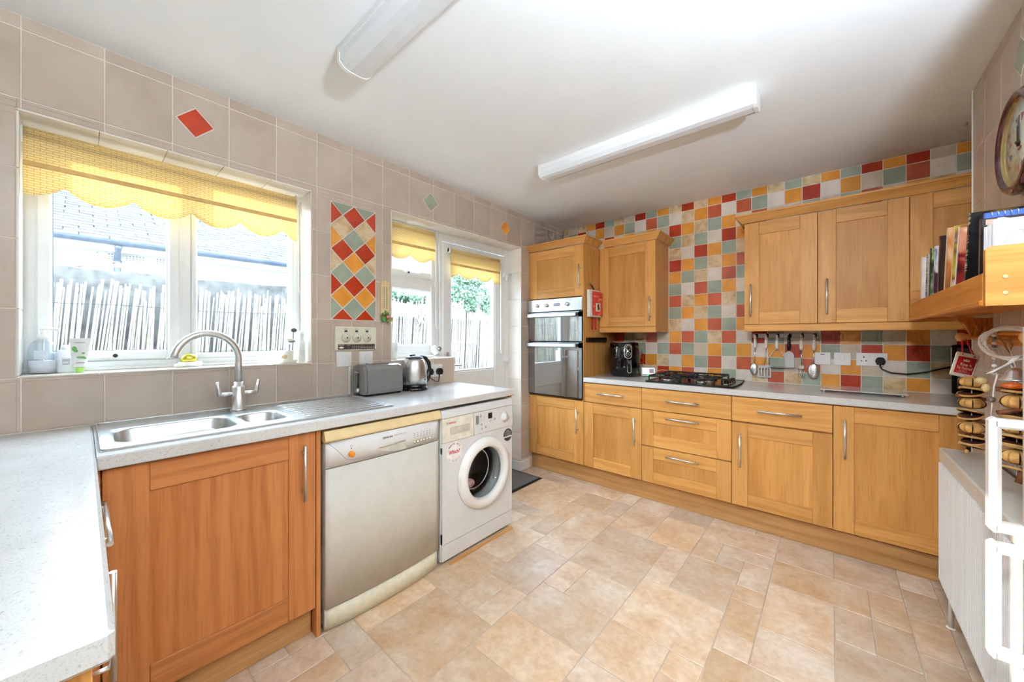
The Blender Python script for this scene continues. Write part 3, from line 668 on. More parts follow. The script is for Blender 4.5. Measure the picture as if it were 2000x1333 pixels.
# ------------------------------------------------------------------ large appliances
# double oven in its housing
ov = thing('double_oven', 'built in stainless double oven with two mirrored glass doors', 'oven', (.295, -.30, .713))
obj('oven_body', G().box(.026, .566, -.585, -.06, .7125, 1.585), DGREY, ov)
cp = obj('control_panel', G().box(.004, .588, -.622, -.586, 1.482, 1.596, .003), STEEL, ov)
for x in (.115, .222, .443): obj('knob', G().lathe([(.017, 0), (.016, .018), (.0, .019)], (x, -.622, 1.540), (0,-1,0), 18).box(x-.003, x+.003, -.648, -.622, 1.526, 1.556, .001), CHROME, cp)
obj('clock_display', G().box(.295, .365, -.6232, -.621, 1.526, 1.556), pm('lcd_grey', (150,148,160), .2), cp)
for x in (.145, .250, .475): obj('lamp', G().lathe([(.004, 0), (.004, .001)], (x, -.622, 1.572), (0,-1,0), 8), PRINTBLACK, cp)
for z0, z1, hz in ((1.212, 1.476, 1.448), (.722, 1.204, 1.178)):
    d = obj('oven_door', G().box(.006, .586, -.618, -.588, z0, z1, .003), OVENG, ov)
    obj('side_trim', G().box(.555, .586, -.6195, -.600, z0+.002, z1-.002, .001).box(.006, .586, -.6195, -.600, z1-.05, z1-.001, .001), pm('oven_trim', (168,176,184), .25, .9), d)
    hh = obj('handle', G().box(.015, .545, -.660, -.645, hz-.018, hz+.018, .005), CHROME, d)
    for x in (.03, .555): obj('handle_end', G().box(x-.012, x+.014, -.655, -.618, hz-.013, hz+.013, .003), BLACKP, d)
obj('base_strip', G().box(.006, .586, -.612, -.588, .7125, .721), BLACKP, ov)
# dishwasher
yc = -2.4395
dw = thing('dishwasher', 'freestanding white dishwasher with yellowed lid and orange button', 'dishwasher', (.30, yc, 0))
def bow(y, k=.016): return k*(1-((y-yc)/.298)**2)
obj('body', G().box(.03, .578, -2.735, -2.144, .015, .806, .003), CREAMG, dw)
def lid(u, v):
    y = -2.742 + .605*u; return (.03 + (.578 + bow(y) - .03)*v, y, .806)
g = G(); prof = [(.03, .808), (.603, .808), (.606, .815), (.598, .838), (.588, .852), (.03, .852)]
g.prism(prof, lambda a, b, d: (a, d, b), -2.742, -2.137); obj('lid', g, YELLOWED, dw)
def sheet(z0, z1, x, th=.022, ins=.003, k=.014):
    def fn(u, v):
        y = -2.7385 + ins + (.598-2*ins)*u; return (x + bow(y, k), y, z0 + (z1-z0)*v)
    return G().slab(fn, 24, 2, (-th, 0, 0))
obj('front_door', sheet(.098, .690, .588), CREAMG, dw); cpl = obj('control_panel', sheet(.694, .804, .5885), WHITEG, dw)
def kick(u, v):
    y = -2.735 + .591*u; e = abs(2*u-1)**6; return (.575 + bow(y, .014) + .014*(1-e), y, .006 + (.093-.006)*v)
obj('kick_plate', G().slab(kick, 24, 2, (-.02, 0, 0)), pm('aged_cream_plastic', (226,220,196), .5, var=.04, scale=40), dw)
def fx(y, e=.0): return .5885 + bow(y, .014) + e
def onpan(poly, e0, e1): return G().prism(poly, lambda a, b, d: (fx(a, d), a, b), e0, e1)
obj('power_button', G().lathe([(.0135, 0), (.0125, .012), (.0, .014)], (fx(-2.629), -2.629, .735), (1,0,0), 20), pm('orange_plastic', (232,140,26), .3), cpl)
scoop = [(-2.512, .728)] + [(-2.512 + .16*i/10, .728 - .030*math.sin(math.pi*min(1, (i/10)*.62)) + .0*i) for i in range(1, 10)] + [(-2.350, .700), (-2.362, .738)] + [(-2.49, .736)]
obj('shaded_recess_plate', onpan(scoop, -.003, .0012), pm('recess_shade_grey', (196,192,180), .4), cpl)  # flat plate, the recess's shade is put into its grey
obj('handle_lip', G().tube([(fx(-2.495, .003), -2.495, .737), (fx(-2.43, .004), -2.43, .739), (fx(-2.362, .003), -2.362, .740)], .0032, 6), CREAMG, cpl)
for i in range(6):
    y = -2.304 + .0197*i; b = obj('programme_button', G().lathe([(.0085, 0), (.0085, .004), (.0, .0045)], (fx(y), y, .7185), (1,0,0), 14), pm('tan_ring', (170,152,112), .4), cpl); obj('button_cap', G().lathe([(.0062, .004), (.0056, .006), (.0, .0065)], (fx(y), y, .7185), (1,0,0), 12), WHITEG, b)
    for k in range(3): obj('symbol', onpan([(y-.003, .741+.009*k), (y+.003, .741+.009*k), (y+.003, .743+.009*k), (y-.003, .743+.009*k)], 0, .0007), DGREY, cpl)
obj('panel_outline', G().tube([(fx(y, .0004), y, z) for y, z in ((-2.725, .800), (-2.69, .765), (-2.655, .722), (-2.645, .712), (-2.63, .708), (-2.55, .703), (-2.45, .7), (-2.3, .6985), (-2.2, .70), (-2.175, .705), (-2.15, .76), (-2.142, .795))], .0008, 4), GREYP, cpl)
text('ZANUSSI', .0105, (fx(-2.455, .0008), -2.455, .7735), (0,1,0), (0,0,1), PRINTBLACK, cpl, width=.052, weight=.0003); text('AQUAPLUS 2', .009, (fx(-2.385, .0008), -2.385, .776), (0,1,0), (0,0,1), GREYP, cpl, width=.07)
obj('symbol', onpan([(-2.631, .757), (-2.627, .757), (-2.627, .761), (-2.631, .761)], 0, .0007), PRINTBLACK, cpl)
obj('symbol', G().tube([(fx(-2.629, .0006), -2.629+.004*math.cos(a*math.pi/6), .770+.004*math.sin(a*math.pi/6)) for a in range(12)], .0005, 4, True), DGREY, cpl)
# washing machine
y0, y1 = -2.128, -1.546; wc = (-1.810, .432)
wm = thing('washing_machine', 'white front loading washing machine with a grey porthole door', 'washing machine', (.30, -1.837, 0))
g = G().box(.03, .05, y0, y1, .018, .80).box(.05, .582, y0, y0+.018, .018, .80).box(.05, .582, y1-.018, y1, .018, .80).box(.05, .582, y0+.018, y1-.018, .018, .04).box(.05, .582, y0+.018, y1-.018, .78, .80)
for yy in (y0+.04, y1-.04): g.cyl((.54, yy, 0), (.54, yy, .02), .018)
obj('body', g, WHITEG, wm)
obj('top_panel', G().prism([(.03, .802), (.598, .802), (.600, .806), (.592, .842), (.586, .846), (.03, .846)], lambda a, b, d: (a, d, b), y0-.001, y1+.001), WHITEG, wm)
g = G(); n = 64; rect = []; z0, z1 = .112, .668; r = .168
vs = []; 
for i in range(n):
    a = 2*math.pi*i/n; c_, s_ = math.cos(a), math.sin(a)
    t_ = min(((y1-.002-wc[0]) if c_ > 0 else (wc[0]-y0-.002))/max(abs(c_), 1e-6), ((z1-wc[1]) if s_ > 0 else (wc[1]-z0))/max(abs(s_), 1e-6))
    vs += [(.598, wc[0]+r*c_, wc[1]+r*s_), (.598, wc[0]+t_*c_, wc[1]+t_*s_), (.580, wc[0]+r*c_, wc[1]+r*s_), (.580, wc[0]+t_*c_, wc[1]+t_*s_)]
fs = []
for i in range(n):
    j = (i+1) % n; a, b = i*4, j*4
    fs += [(a, b, b+1, a+1), (a+2, a+3, b+3, b+2), (a, a+2, b+2, b), (a+1, b+1, b+3, a+3)]
g.add(vs, fs)
for yy in (y0+.002, y1-.002):
    for zz in (z0, z1): pass
fp = obj('front_panel', g, WHITEG, wm)
obj('corner_fill', G().box(.580, .5975, y0+.002, y0+.03, z0, z0+.06).box(.580, .5975, y1-.03, y1-.002, z0, z0+.06).box(.580, .5975, y0+.002, y0+.03, z1-.06, z1).box(.580, .5975, y1-.03, y1-.002, z1-.06, z1), WHITEG, fp)
obj('kick_plate', G().box(.58, .598, y0+.002, y1-.002, .022, .108, .002), WHITEG, wm)
cpw = obj('control_panel', G().prism([(.580, .671), (.604, .671), (.604, .69), (.599, .80), (.580, .80)], lambda a, b, d: (a, d, b), -1.892, y1-.002), WHITEG, wm)
dr = obj('detergent_drawer', G().prism([(.580, .671), (.603, .671), (.603, .69), (.598, .80), (.580, .80)], lambda a, b, d: (a, d, b), y0+.002, -1.896), pm('ivory_enamel', (226,220,204), .35), wm)
obj('drawer_grip', G().box(.600, .6045, -2.075, -1.925, .706, .748, .002), pm('grip_shade', (198,190,172), .5), dr)
def wx(z): return .604 + (.599-.604)*(z-.69)/.11 + .0008
text('BOSCH', .013, (wx(.772)-.001, -2.055, .772), (0,1,0), (0,0,1), REDP, dr, width=.047, weight=.0004)
obj('logo_ring', G().tube([(wx(.772)-.001, -2.092+.006*math.cos(a*math.pi/8), .772+.006*math.sin(a*math.pi/8)) for a in range(16)], .0009, 4, True), DGREY, dr)
text('Maxx 7', .008, (wx(.776)-.001, -1.945, .776), (0,1,0), (0,0,1), GREYP, dr)
obj('display', G().box(wx(.762), wx(.762)+.0012, -1.775, -1.740, .748, .782), BLACKG, cpw)
obj('programme_label', G().box(wx(.755), wx(.755)+.0008, -1.878, -1.855, .728, .780), GREYP, cpw)
for i in range(4): obj('button', G().lathe([(.007, 0), (.006, .003), (0, .0035)], (wx(.775-.026*i), -1.842+.004*i, .775-.026*i), (1,0,0), 12), CHROME, cpw)
for y, z in ((-1.80, .703), (-1.757, .733), (-1.715, .738)): obj('button', G().lathe([(.0075, 0), (.0065, .003), (0, .0035)], (wx(z), y, z), (1,0,0), 12), CHROME, cpw)
for i in range(6): text(('Start', 'Rinse', 'Spin', 'Ready', '40', '60')[i], .0055, (wx(.785-.012*i), -1.805, .785-.012*i), (0,1,0), (0,0,1), GREYP, cpw)
dial = obj('programme_dial', G().lathe([(.034, 0), (.034, .002), (.024, .004), (.021, .020), (.0, .021)], (wx(.735)-.001, -1.625, .735), (1,0,0), 28), WHITEG, cpw); obj('dial_mark', G().box(wx(.735)+.018, wx(.735)+.021, -1.627, -1.623, .737, .754), GREYP, dial)
for i in range(10): a = math.radians(30+30*i); text('o', .007, (wx(.735), -1.625+.046*math.sin(a), .735+.046*math.cos(a)), (0,1,0), (0,0,1), GREYP, cpw, 'symbol')
pd = obj('porthole_door', G().lathe([(.150, .004), (.155, .030), (.165, .040), (.185, .040), (.203, .030), (.211, .012), (.212, 0), (.150, 0)], (.598, wc[0], wc[1]), (1,0,0), 56, caps=False), PLW, wm)
obj('door_glass', G().lathe([(.150, .012), (.135, -.02), (.11, -.045), (.06, -.06), (.0, -.064)], (.598, wc[0], wc[1]), (1,0,0), 40, caps=False), CLEAR, pd)
obj('seal_ring', G().lathe([(.168, -.014), (.152, -.022), (.150, -.06), (.158, -.075)], (.598, wc[0], wc[1]), (1,0,0), 48, caps=False), pm('grey_rubber', (120,120,118), .5), wm)
obj('drum', G().lathe([(.158, -.075), (.165, -.10), (.215, -.12), (.215, -.36), (.0, -.365)], (.598, wc[0], wc[1]), (1,0,0), 48, caps=False), pm('drum_steel', (120,120,120), .35, .8), wm)
obj('drum_rim', G().lathe([(.118, -.078), (.122, -.074), (.126, -.078)], (.598, wc[0], wc[1]), (1,0,0), 40, caps=False), CHROME, wm)
obj('latch', G().box(.600, .622, wc[0]-.214, wc[0]-.200, wc[1]-.03, wc[1]+.03, .003), PLW, pd)
st = obj('award_sticker', G().lathe([(.058, 0), (.058, .0008)], (.598, -2.041, .606), (1,0,0), 32), pm('sticker_white', (238,234,230), .4), wm)
text('Which?', .030, (.5992, -2.041, .606), (0,1,.0), (0,0,1), REDP, st, width=.078, weight=.0008)
for i, ch in enumerate('Awards 2012'):
    a = math.radians(52 - 104*i/10); text(ch, .015, (.5992, -2.041 - .047*math.sin(a), .606+.047*math.cos(a)), (0, math.cos(a), math.sin(a)), (0, -math.sin(a), math.cos(a)), PRINTBLACK, st, weight=.0003)
for i, ch in enumerate('Best Buy Machine'):
    a = math.radians(-50 + 100*i/15); text(ch, .009, (.5992, -2.041 + .050*math.sin(a), .606-.050*math.cos(a)), (0, math.cos(a), math.sin(a)), (0, -math.sin(a), math.cos(a)), DGREY, st)
arc = lambda a0, a1, r_: [(-1.589+r_*math.cos(math.radians(a0+(a1-a0)*i/16)), .612+r_*math.sin(math.radians(a0+(a1-a0)*i/16))) for i in range(17)]
s2_ = obj('round_sticker', G().prism(arc(-12, 192, .041), lambda a, b, d: (.598+d, a, b), 0, .0008), pm('charcoal_print', (52,54,58), .5), wm); obj('round_sticker', G().prism(arc(205, 335, .041), lambda a, b, d: (.598+d, a, b), 0, .0008), MATS['charcoal_print'], wm)
for i in range(4): text(('ENERGY', 'PERFORMANCE', 'GUARANTEE', '10 YEARS')[i], .0075, (.5992, -1.589, .639-.011*i), (0,1,0), (0,0,1), PRINTWHITE, s2_, width=(.03, .055, .06, .06)[i])
obj('clothes', G().ball((.46, -1.895, .36), .075, (.8, 1.0, .8)).ball((.50, -1.86, .345), .05, (.7, 1.2, .6)).ball((.45, -1.86, .44), .06, (.7, .8, 1.1)), pm('pink_laundry', (196,156,148), .9, var=.25, scale=26, bmp=.5), wm)
tag(obj('wooden_slip', G().box(.604, .622, -2.09, -1.565, .001, .006, .001), OAKY), 'thin wooden strip lying on the floor before the washing machine', 'strip')
# fridge freezer at the edge of the view
fz = thing('fridge_freezer', 'white fridge freezer with two bracket handles nearest the camera', 'fridge', (2.80, -2.28, 0))
obj('body', G().box(2.585, 3.14, -2.56, -1.985, .03, 1.285, .006), WHITEG, fz)
for zz0, zz1, h0, h1 in ((.785, 1.285, .798, 1.064), (.06, .778, .506, .776)):
    d = obj('fridge_door', G().box(2.530, 2.582, -2.56, -1.985, zz0, zz1, .012), WHITEG, fz)
    g = G().box(2.475, 2.494, -2.035, -1.995, h0, h1, .008)
    for za in (h0+.003, h1-.024): g.box(2.480, 2.532, -2.035, -2.0, za, za+.021, .005)
    obj('handle', g, PLW, d)
for yy in (-2.50, -2.05): obj('foot', G().cyl((2.64, yy, 0), (2.64, yy, .032), .018), BLACKP, fz)

# radiator
rd = thing('radiator', 'white ribbed panel radiator on the short tiled wall', 'radiator', (2.62, -1.42, .16))
RX, RY0, RY1, RZ0, RZ1 = 2.560, -1.935, -.915, .155, .758
obj('front_panel', G().box(RX+.006, RX+.016, RY0, RY1, RZ0, RZ1-.03, .003), WHITEG, rd)
y = RY1 - .020
while y > RY0 + .02:
    obj('rib', G().prism([(-.0045, 0), (.0045, 0), (.0025, .009), (-.0025, .009)], lambda a, b, d, y=y: (RX+.0065-b, y+a, d), RZ0+.03, RZ1-.06), WHITEG, rd); y -= .0148
obj('top_grille', G().box(RX+.004, RX+.125, RY0, RY1, RZ1-.012, RZ1, .003).box(RX+.002, RX+.010, RY0, RY1, RZ1-.055, RZ1-.002, .003), CREAMG, rd); obj('side_panel', G().box(RX+.004, RX+.125, RY1, RY1+.004, RZ0+.02, RZ1, .001), WHITEG, rd)
obj('back_panel', G().box(RX+.10, RX+.115, RY0, RY1, RZ0, RZ1-.02, .003), WHITEG, rd); obj('bracket', G().box(RX+.115, 2.699, RY1-.2, RY1-.17, .3, .6).box(RX+.115, 2.699, RY0+.17, RY0+.2, .3, .6), WHITEG, rd)
obj('pipe', G().tube([(2.625, -.985, .20), (2.60, -.975, .17), (2.588, -.972, .14), (2.588, -.972, .001)], .0085, 10), CREAMG, rd); obj('pipe_collar', G().lathe([(.016, 0), (.016, .004), (.009, .005)], (2.588, -.972, .0005), n=14), PLCREAM, rd)

# ceiling lights
def batten(label, x0, x1, ya, yb):
    t = thing('ceiling_light', label, 'light', ((x0+x1)/2, (ya+yb)/2, 2.322), 'fluorescent ceiling lights')
    obj('base_tray', G().box(x0+.012, x1-.012, ya, yb, 2.375, 2.4045, .003), PLW, t)
    w = yb-ya; pf = [(ya+.002, 2.376), (ya+.002, 2.345), (ya+.02, 2.328), (ya+.045, 2.322), (yb-.045, 2.322), (yb-.02, 2.328), (yb-.002, 2.345), (yb-.002, 2.376)]
    obj('diffuser', G().prism(pf, lambda a, b, d: (d, a, b), x0+.014, x1-.014, False), pm('prismatic_diffuser', (226,227,228), .18, var=.01), t)
    pe = [(ya, 2.4045), (ya, 2.344), (ya+.019, 2.3255), (ya+.044, 2.3195), (yb-.044, 2.3195), (yb-.019, 2.3255), (yb, 2.344), (yb, 2.4045)]
    for xe in (x0, x1-.016): obj('end_cap', G().prism(pe, lambda a, b, d: (d, a, b), xe, xe+.016), PLW, t)
batten('fluorescent batten light nearer the camera, cut by the top edge', .712, 1.935, -2.742, -2.608); batten('fluorescent batten light nearer the far tiled wall', .705, 1.940, -1.402, -1.268)
# doormat
mt = thing('doormat', 'dark grey ribbed doormat on the floor at the back door', 'mat', (.06, -1.10, 0))
def mat_pile():
    m_, nt, b = nodes('charcoal_mat_pile'); v = coords(nt, False); n1 = noise(nt, v, 300, 2, .7); nt.links.new(ramp(nt, n1, [(.4, (38,38,40)), (.62, (150,148,146))]), b.inputs['Base Color']); b.inputs['Roughness'].default_value = 1.0; bump(nt, b, n1, .8, .004); return m_
obj('rubber_edge', G().box(-.14, .268, -1.50, -.752, .0005, .005, .002), BLACKM, mt); obj('pile', G().box(-.115, .243, -1.475, -.777, .0052, .010, .003), mat_pile(), mt)

# fill uplighter added out of view to brighten the ceiling
for k, (lx, ly) in enumerate(((2.93, -3.10),)):
    t = thing('fill_uplighter', 'unseen fill uplighter added to brighten the ceiling', 'lamp', (lx, ly, 0))
    obj('base', G().lathe([(.0, 0), (.13, 0), (.13, .015), (.02, .03), (.0, .03)], (lx, ly, 0), n=28), BLACKM, t); obj('pole', G().cyl((lx, ly, .02), (lx, ly, 1.66), .012), BLACKM, t)
    obj('shade', G().lathe([(.02, 0), (.10, .05), (.17, .13), (.168, .13), (.098, .055), (.02, .006)], (lx, ly, 1.65), n=32, caps=False), BLACKM, t)
    ld = bpy.data.lights.new('uplight_fill', 'AREA'); ld.shape = 'DISK'; ld.size = .22; ld.energy = 92; ld.color = (.68, .84, 1.0); lo = bpy.data.objects.new('uplight_fill', ld); C.objects.link(lo); lo.location = (0, 0, 1.765); lo.rotation_euler = (math.pi, 0, 0); lo.parent = t

# fill spotlight added behind the camera to brighten the far cabinets
t = thing('fill_spotlight', 'unseen fill spotlight added to brighten the far cabinets', 'light', (2.05, -4.30, 2.12))
obj('ceiling_plate', G().lathe([(.0, 0), (.07, 0), (.07, .02), (.0, .02)], (2.05, -4.30, 2.384), n=28), PLW, t); obj('stem', G().cyl((2.05, -4.30, 2.22), (2.05, -4.30, 2.386), .010), CHROME, t)
SD = (Vector((1.65, -.6, .55)) - Vector((2.05, -4.30, 2.20))).normalized()
obj('lamp_head', G().lathe([(.03, -.10), (.05, -.09), (.10, .0), (.105, .02), (.10, .02), (.045, -.07), (.0, -.075)], (2.05, -4.30, 2.20), SD, 28, caps=False), PLW, t)
ld = bpy.data.lights.new('spot_fill', 'SPOT'); ld.energy = 105; ld.spot_size = math.radians(82); ld.spot_blend = 1.0; ld.shadow_soft_size = .09; ld.color = (.93, .96, 1.0)
lo = bpy.data.objects.new('spot_fill', ld); C.objects.link(lo); lo.location = Vector((2.05, -4.30, 2.20)) + SD*.03 - Vector((2.05, -4.30, 2.12)); lo.rotation_euler = SD.to_track_quat('-Z', 'Y').to_euler(); lo.parent = t

# ------------------------------------------------------------------ things along the window wall
# toaster
ts = thing('toaster', 'grey two slice toaster on the worktop behind the drainer', 'toaster', (.11, -2.235, WT))
GREYGLOSS = pm('grey_gloss_plastic', (112,109,106), .25, var=.02, coat=.2)
def tpt(a, b, d): return (a, d, b)
pf = [(.035, .918), (.03, .935), (.036, 1.06), (.05, 1.082), (.075, 1.088), (.145, 1.088), (.17, 1.082), (.184, 1.06), (.19, .935), (.185, .918)]
obj('shell', G().prism(pf, tpt, -2.335, -2.120), GREYGLOSS, ts)
for e, f_ in ((-2.352, -2.335), (-2.120, -2.104)): obj('end_cap', G().prism([(.11+(a-.11)*.93, .918+(b-.918)*.965) for a, b in pf], tpt, e, f_), GREYGLOSS, ts)
obj('base', G().box(.045, .175, -2.345, -2.112, .909, .918), BLACKP, ts)
for a in (.055, .165):
    for d in (-2.33, -2.125): obj('foot', G().cyl((a, d, WT+.0003), (a, d, .910), .008), BLACKP, ts)
for a in (.078, .124): obj('bread_slot', G().box(a, a+.022, -2.315, -2.14, 1.0865, 1.0885), BLACKP, ts)
obj('lever_slot', G().box(.101, .119, -2.3532, -2.3515, .955, 1.055), BLACKP, ts); obj('lever', G().box(.092, .128, -2.372, -2.352, 1.036, 1.05, .004), GREYGLOSS, ts); obj('browning_dial', G().lathe([(.014, 0), (.013, .01), (0, .011)], (.11, -2.352, .938), (0,-1,0), 16), CHROME, ts)
tag(obj('toaster_cable', G().tube([(.04, -2.11, .99), (.02, -2.085, 1.0), (.012, -2.055, 1.02), (.0035, -2.05, 1.03)], .0032, 6), BLACKP), 'short black cable between the toaster and the wall', 'cable')
# kettle
kx, ky = .135, -1.985
kt = thing('kettle', 'brushed steel jug kettle with black handle on its base', 'kettle', (kx, ky, WT))
obj('power_base', G().lathe([(.0, 0), (.083, 0), (.086, .004), (.084, .020), (.0, .021)], (kx, ky, WT+.0003), n=32), BLACKP, kt)
obj('foot_band', G().lathe([(.080, .021), (.082, .026), (.080, .042)], (kx, ky, WT), n=32), BLACKP, kt)
obj('jug', G().lathe([(.080, .042), (.079, .08), (.075, .13), (.070, .165), (.062, .192), (.055, .205), (.0, .206)], (kx, ky, WT), n=40), STEEL, kt)
obj('spout', G().add([(kx-.01, ky-.060, WT+.205), (kx+.02, ky-.058, WT+.205), (kx+.004, ky-.078, WT+.207), (kx+.004, ky-.068, WT+.165)], [(0,1,2), (0,2,3), (1,3,2), (0,3,1)]), STEEL, kt)
DBLUE = pm('slate_blue_plastic', (54,66,80), .3)
obj('lid', G().lathe([(.056, .205), (.052, .214), (.030, .222), (.0, .224)], (kx, ky, WT), n=32), DBLUE, kt); obj('lid_knob', G().box(kx-.01, kx+.01, ky-.035, ky+.005, WT+.221, WT+.230, .004), BLACKP, kt)
obj('handle', G().tube([(kx, ky+.045, WT+.214), (kx, ky+.085, WT+.205), (kx, ky+.112, WT+.175), (kx, ky+.122, WT+.13), (kx, ky+.110, WT+.085), (kx, ky+.082, WT+.058)], .012, 10, rs=[.012, .013, .013, .012, .011, .012]), BLACKP, kt)
obj('logo', G().box(kx+.0745, kx+.0762, ky-.01, ky+.034, WT+.066, WT+.073), DGREY, kt)
# wall plates: switches and sockets
def plate(name, label, cat, pt, w, h, thick=.009):
    """pt(a, b, d): a sideways, b up from the centre, d out of the wall"""
    c = pt(0, -h/2, 0); t = thing(name, label, cat, c)
    def bx(a0, a1, b0, b1, d0, d1, mat, nm, par, bv=.0015):
        p, q = pt(a0, b0, d0), pt(a1, b1, d1); return obj(nm, G().box(p[0], q[0], p[1], q[1], p[2], q[2], bv), mat, par)
    bp = bx(-w/2, w/2, -h/2, h/2, .0003, thick, PLW, 'faceplate', t)
    for a in (-w*.38 if w < .1 else -w*.42, w*.38 if w < .1 else w*.42):
        p, q = pt(a, 0, thick), pt(a, 0, thick+.0008); obj('screw', G().cyl(p, q, .0032, 8), CHROME, bp)
    return t, bx, bp
lw = lambda y, z: (lambda a, b, d: (d, y+a, z+b))
bw = lambda x, z: (lambda a, b, d: (x+a, -d, z+b))
t, bx, bp = plate('light_switch', 'single rocker switch on tiles next to the sink window', 'switch', lw(-2.388, 1.118), .088, .088); bx(-.010, .012, -.030, .030, .009, .0125, PLW, 'rocker', t)
t, bx, bp = plate('fused_switch', 'square switch with neon on tiles above the toaster', 'switch', lw(-2.250, 1.117), .088, .088); bx(-.012, .014, -.012, .030, .009, .0125, PLW, 'rocker', t); bx(-.006, .006, -.036, -.031, .009, .0098, DGREY, 'mark', t, 0)
obj('cable_trunking', G().box(.0003, .012, -2.362, -2.350, WT+.001, 1.073, .002), PLW, t)
def uk_slots(bx, t, off, thick=.009):
    for a, b0, b1, w in ((0, .010, .020, .0032), (-.011, -.012, -.007, .0038), (.011, -.012, -.007, .0038)): bx(off+a-w, off+a+w, b0, b1, thick, thick+.0006, BLACKP, 'pin_slot', t, 0)
t, bx, bp = plate('double_socket', 'white double socket on the low wall behind the kettle', 'socket', lw(-1.732, 1.004), .150, .090)
for a in (-.045, .045): bx(a-.006, a+.006, .024, .038, .009, .013, PLW, 'rocker', t)
def plug(label, pt, cable, r=.003):
    t = thing('mains_plug', label, 'plug', pt(0, -.02, 0))
    poly = [(-.019, .018), (-.010, .026), (.010, .026), (.019, .018), (.025, 0), (.017, -.020), (-.017, -.020), (-.025, 0)]
    obj('plug_body', G().prism(poly, lambda a, b, d: pt(a, b, d), .0105, .034), BLACKP, t); obj('flex', G().tube([pt(0, -.016, .020), pt(0, -.034, .020)] + cable, r, 8, rs=[.0055, .0045] + [r]*len(cable)), BLACKP, t)
plug('black plug in the socket half nearer the kettle', lw(-1.776, .998), [(.02, -1.79, .935), (.022, -1.82, .925), (.025, -1.87, .922), (.03, -1.90, .955), (.035, -1.88, .985), (.045, -1.83, .975), (.05, -1.85, .935), (.07, -1.90, .912), (.09, -1.908, .913)])
plug('black plug in the socket half nearer the door', lw(-1.692, .996), [(.02, -1.70, .925), (.025, -1.735, .930), (.04, -1.80, .965), (.05, -1.86, .980), (.04, -1.93, .97), (.02, -1.97, .95)])
# memo board with dials
mb = thing('kitchen_reminder_board', 'cream plastic reminder board with three dials on the tiles', 'board', (.005, -2.311, 1.168))
obj('board', G().box(.0003, .010, -2.442, -2.180, 1.168, 1.312, .006), PLCREAM, mb)
for i, (y, tx) in enumerate(((-2.378, 'SUNDAY'), (-2.312, 'OVEN'), (-2.246, 'MINUTES'))):
    d = obj('dial', G().lathe([(.029, 0), (.029, .0015), (.0, .0016)], (.0098, y, 1.245), (1,0,0), 24), PLCREAM, mb)
    obj('window', G().box(.0098, .0106, y-.009, y+.009, 1.279, 1.291), DGREY, mb); obj('dial_knob', G().lathe([(.011, .001), (.010, .006), (0, .0065)], (.0098, y, 1.245), (1,0,0), 14), PLCREAM, d); obj('pointer', G().ball((.0165, y+.006, 1.246), .0045), BLACKP, d)
    for k in range(12): a = math.radians(30*k); obj('tick', G().box(.0113, .0118, y+.024*math.sin(a)-.0013, y+.024*math.sin(a)+.0013, 1.245+.024*math.cos(a)-.0013, 1.245+.024*math.cos(a)+.0013), DGREY, d)
    text(tx, .0075, (.0102, y, 1.298), (0,1,0), (0,0,1), PRINTBLACK, mb)
bt = obj('conversion_table', G().box(.0098, .0106, -2.425, -2.195, 1.176, 1.207), pm('dark_brown_print', (58,36,32), .5), mb)
text('OVEN GUIDE', .006, (.0110, -2.405, 1.201), (0,1,0), (0,0,1), PRINTWHITE, bt, width=.03); text('Gas Mark', .006, (.0110, -2.362, 1.201), (0,1,0), (0,0,1), PRINTWHITE, bt, width=.024); text('F', .006, (.0110, -2.362, 1.1925), (0,1,0), (0,0,1), PRINTWHITE, bt); text('C', .006, (.0110, -2.362, 1.184), (0,1,0), (0,0,1), PRINTWHITE, bt)
obj('badge', G().prism([(-2.405+.014*math.cos(a*math.pi/8), 1.187+.006*math.sin(a*math.pi/8)) for a in range(16)], lambda a, b, d: (d, a, b), .0106, .0112), PRINTWHITE, bt)
for k in range(12):
    yy = -2.338 + .0122*k
    for q, (zz, s_) in enumerate(((1.201, str(k)), (1.1925, str(225+25*k)), (1.184, str(110+10*k)))): text(s_, .0052, (.0110, yy, zz), (0,1,0), (0,0,1), PRINTWHITE, bt, width=.004 if q == 0 else .0085)
# thermometer
th = thing('wall_thermometer', 'pale wooden wall thermometer with moulded vegetables', 'thermometer', (.005, -2.120, 1.34))
PINE = pm('pale_pine', (218,192,140), .5, var=.05)
obj('backboard', G().prism([(-2.150, 1.40), (-2.091, 1.40), (-2.091, 1.600), (-2.100, 1.610), (-2.120, 1.616), (-2.141, 1.610), (-2.150, 1.600)], lambda a, b, d: (d, a, b), .0003, .009), PINE, th); obj('tube', G().cyl((.011, -2.120, 1.42), (.011, -2.120, 1.585), .0022, 8), PAPER, th)
obj('bulb', G().ball((.011, -2.120, 1.418), .004), BLACKP, th)
for k in range(22):
    z = 1.438 + .0066*k
    for s_ in (-1, 1): obj('scale_mark', G().box(.0092, .0096, -2.120+s_*.004, -2.120+s_*(.011 if k % 2 else .016), z-.0011, z+.0011), PRINTBLACK, th)
text('C', .009, (.0097, -2.133, 1.592), (0,1,0), (0,0,1), PRINTBLACK, th); text('F', .009, (.0097, -2.107, 1.592), (0,1,0), (0,0,1), PRINTBLACK, th)
GREENV = pm('glazed_green', (86,112,52), .35, var=.25, scale=90); PINKV = pm('glazed_pink', (188,108,92), .35, var=.1); OLIVE = pm('glazed_olive', (150,146,84), .35, var=.15, scale=80)
g = G()
for i in range(9): a = i*.7; g.ball((.014, -2.124+.022*math.cos(a), 1.394+.014*math.sin(a*1.3)), .010, (.7, 1, .8), 8, 6)
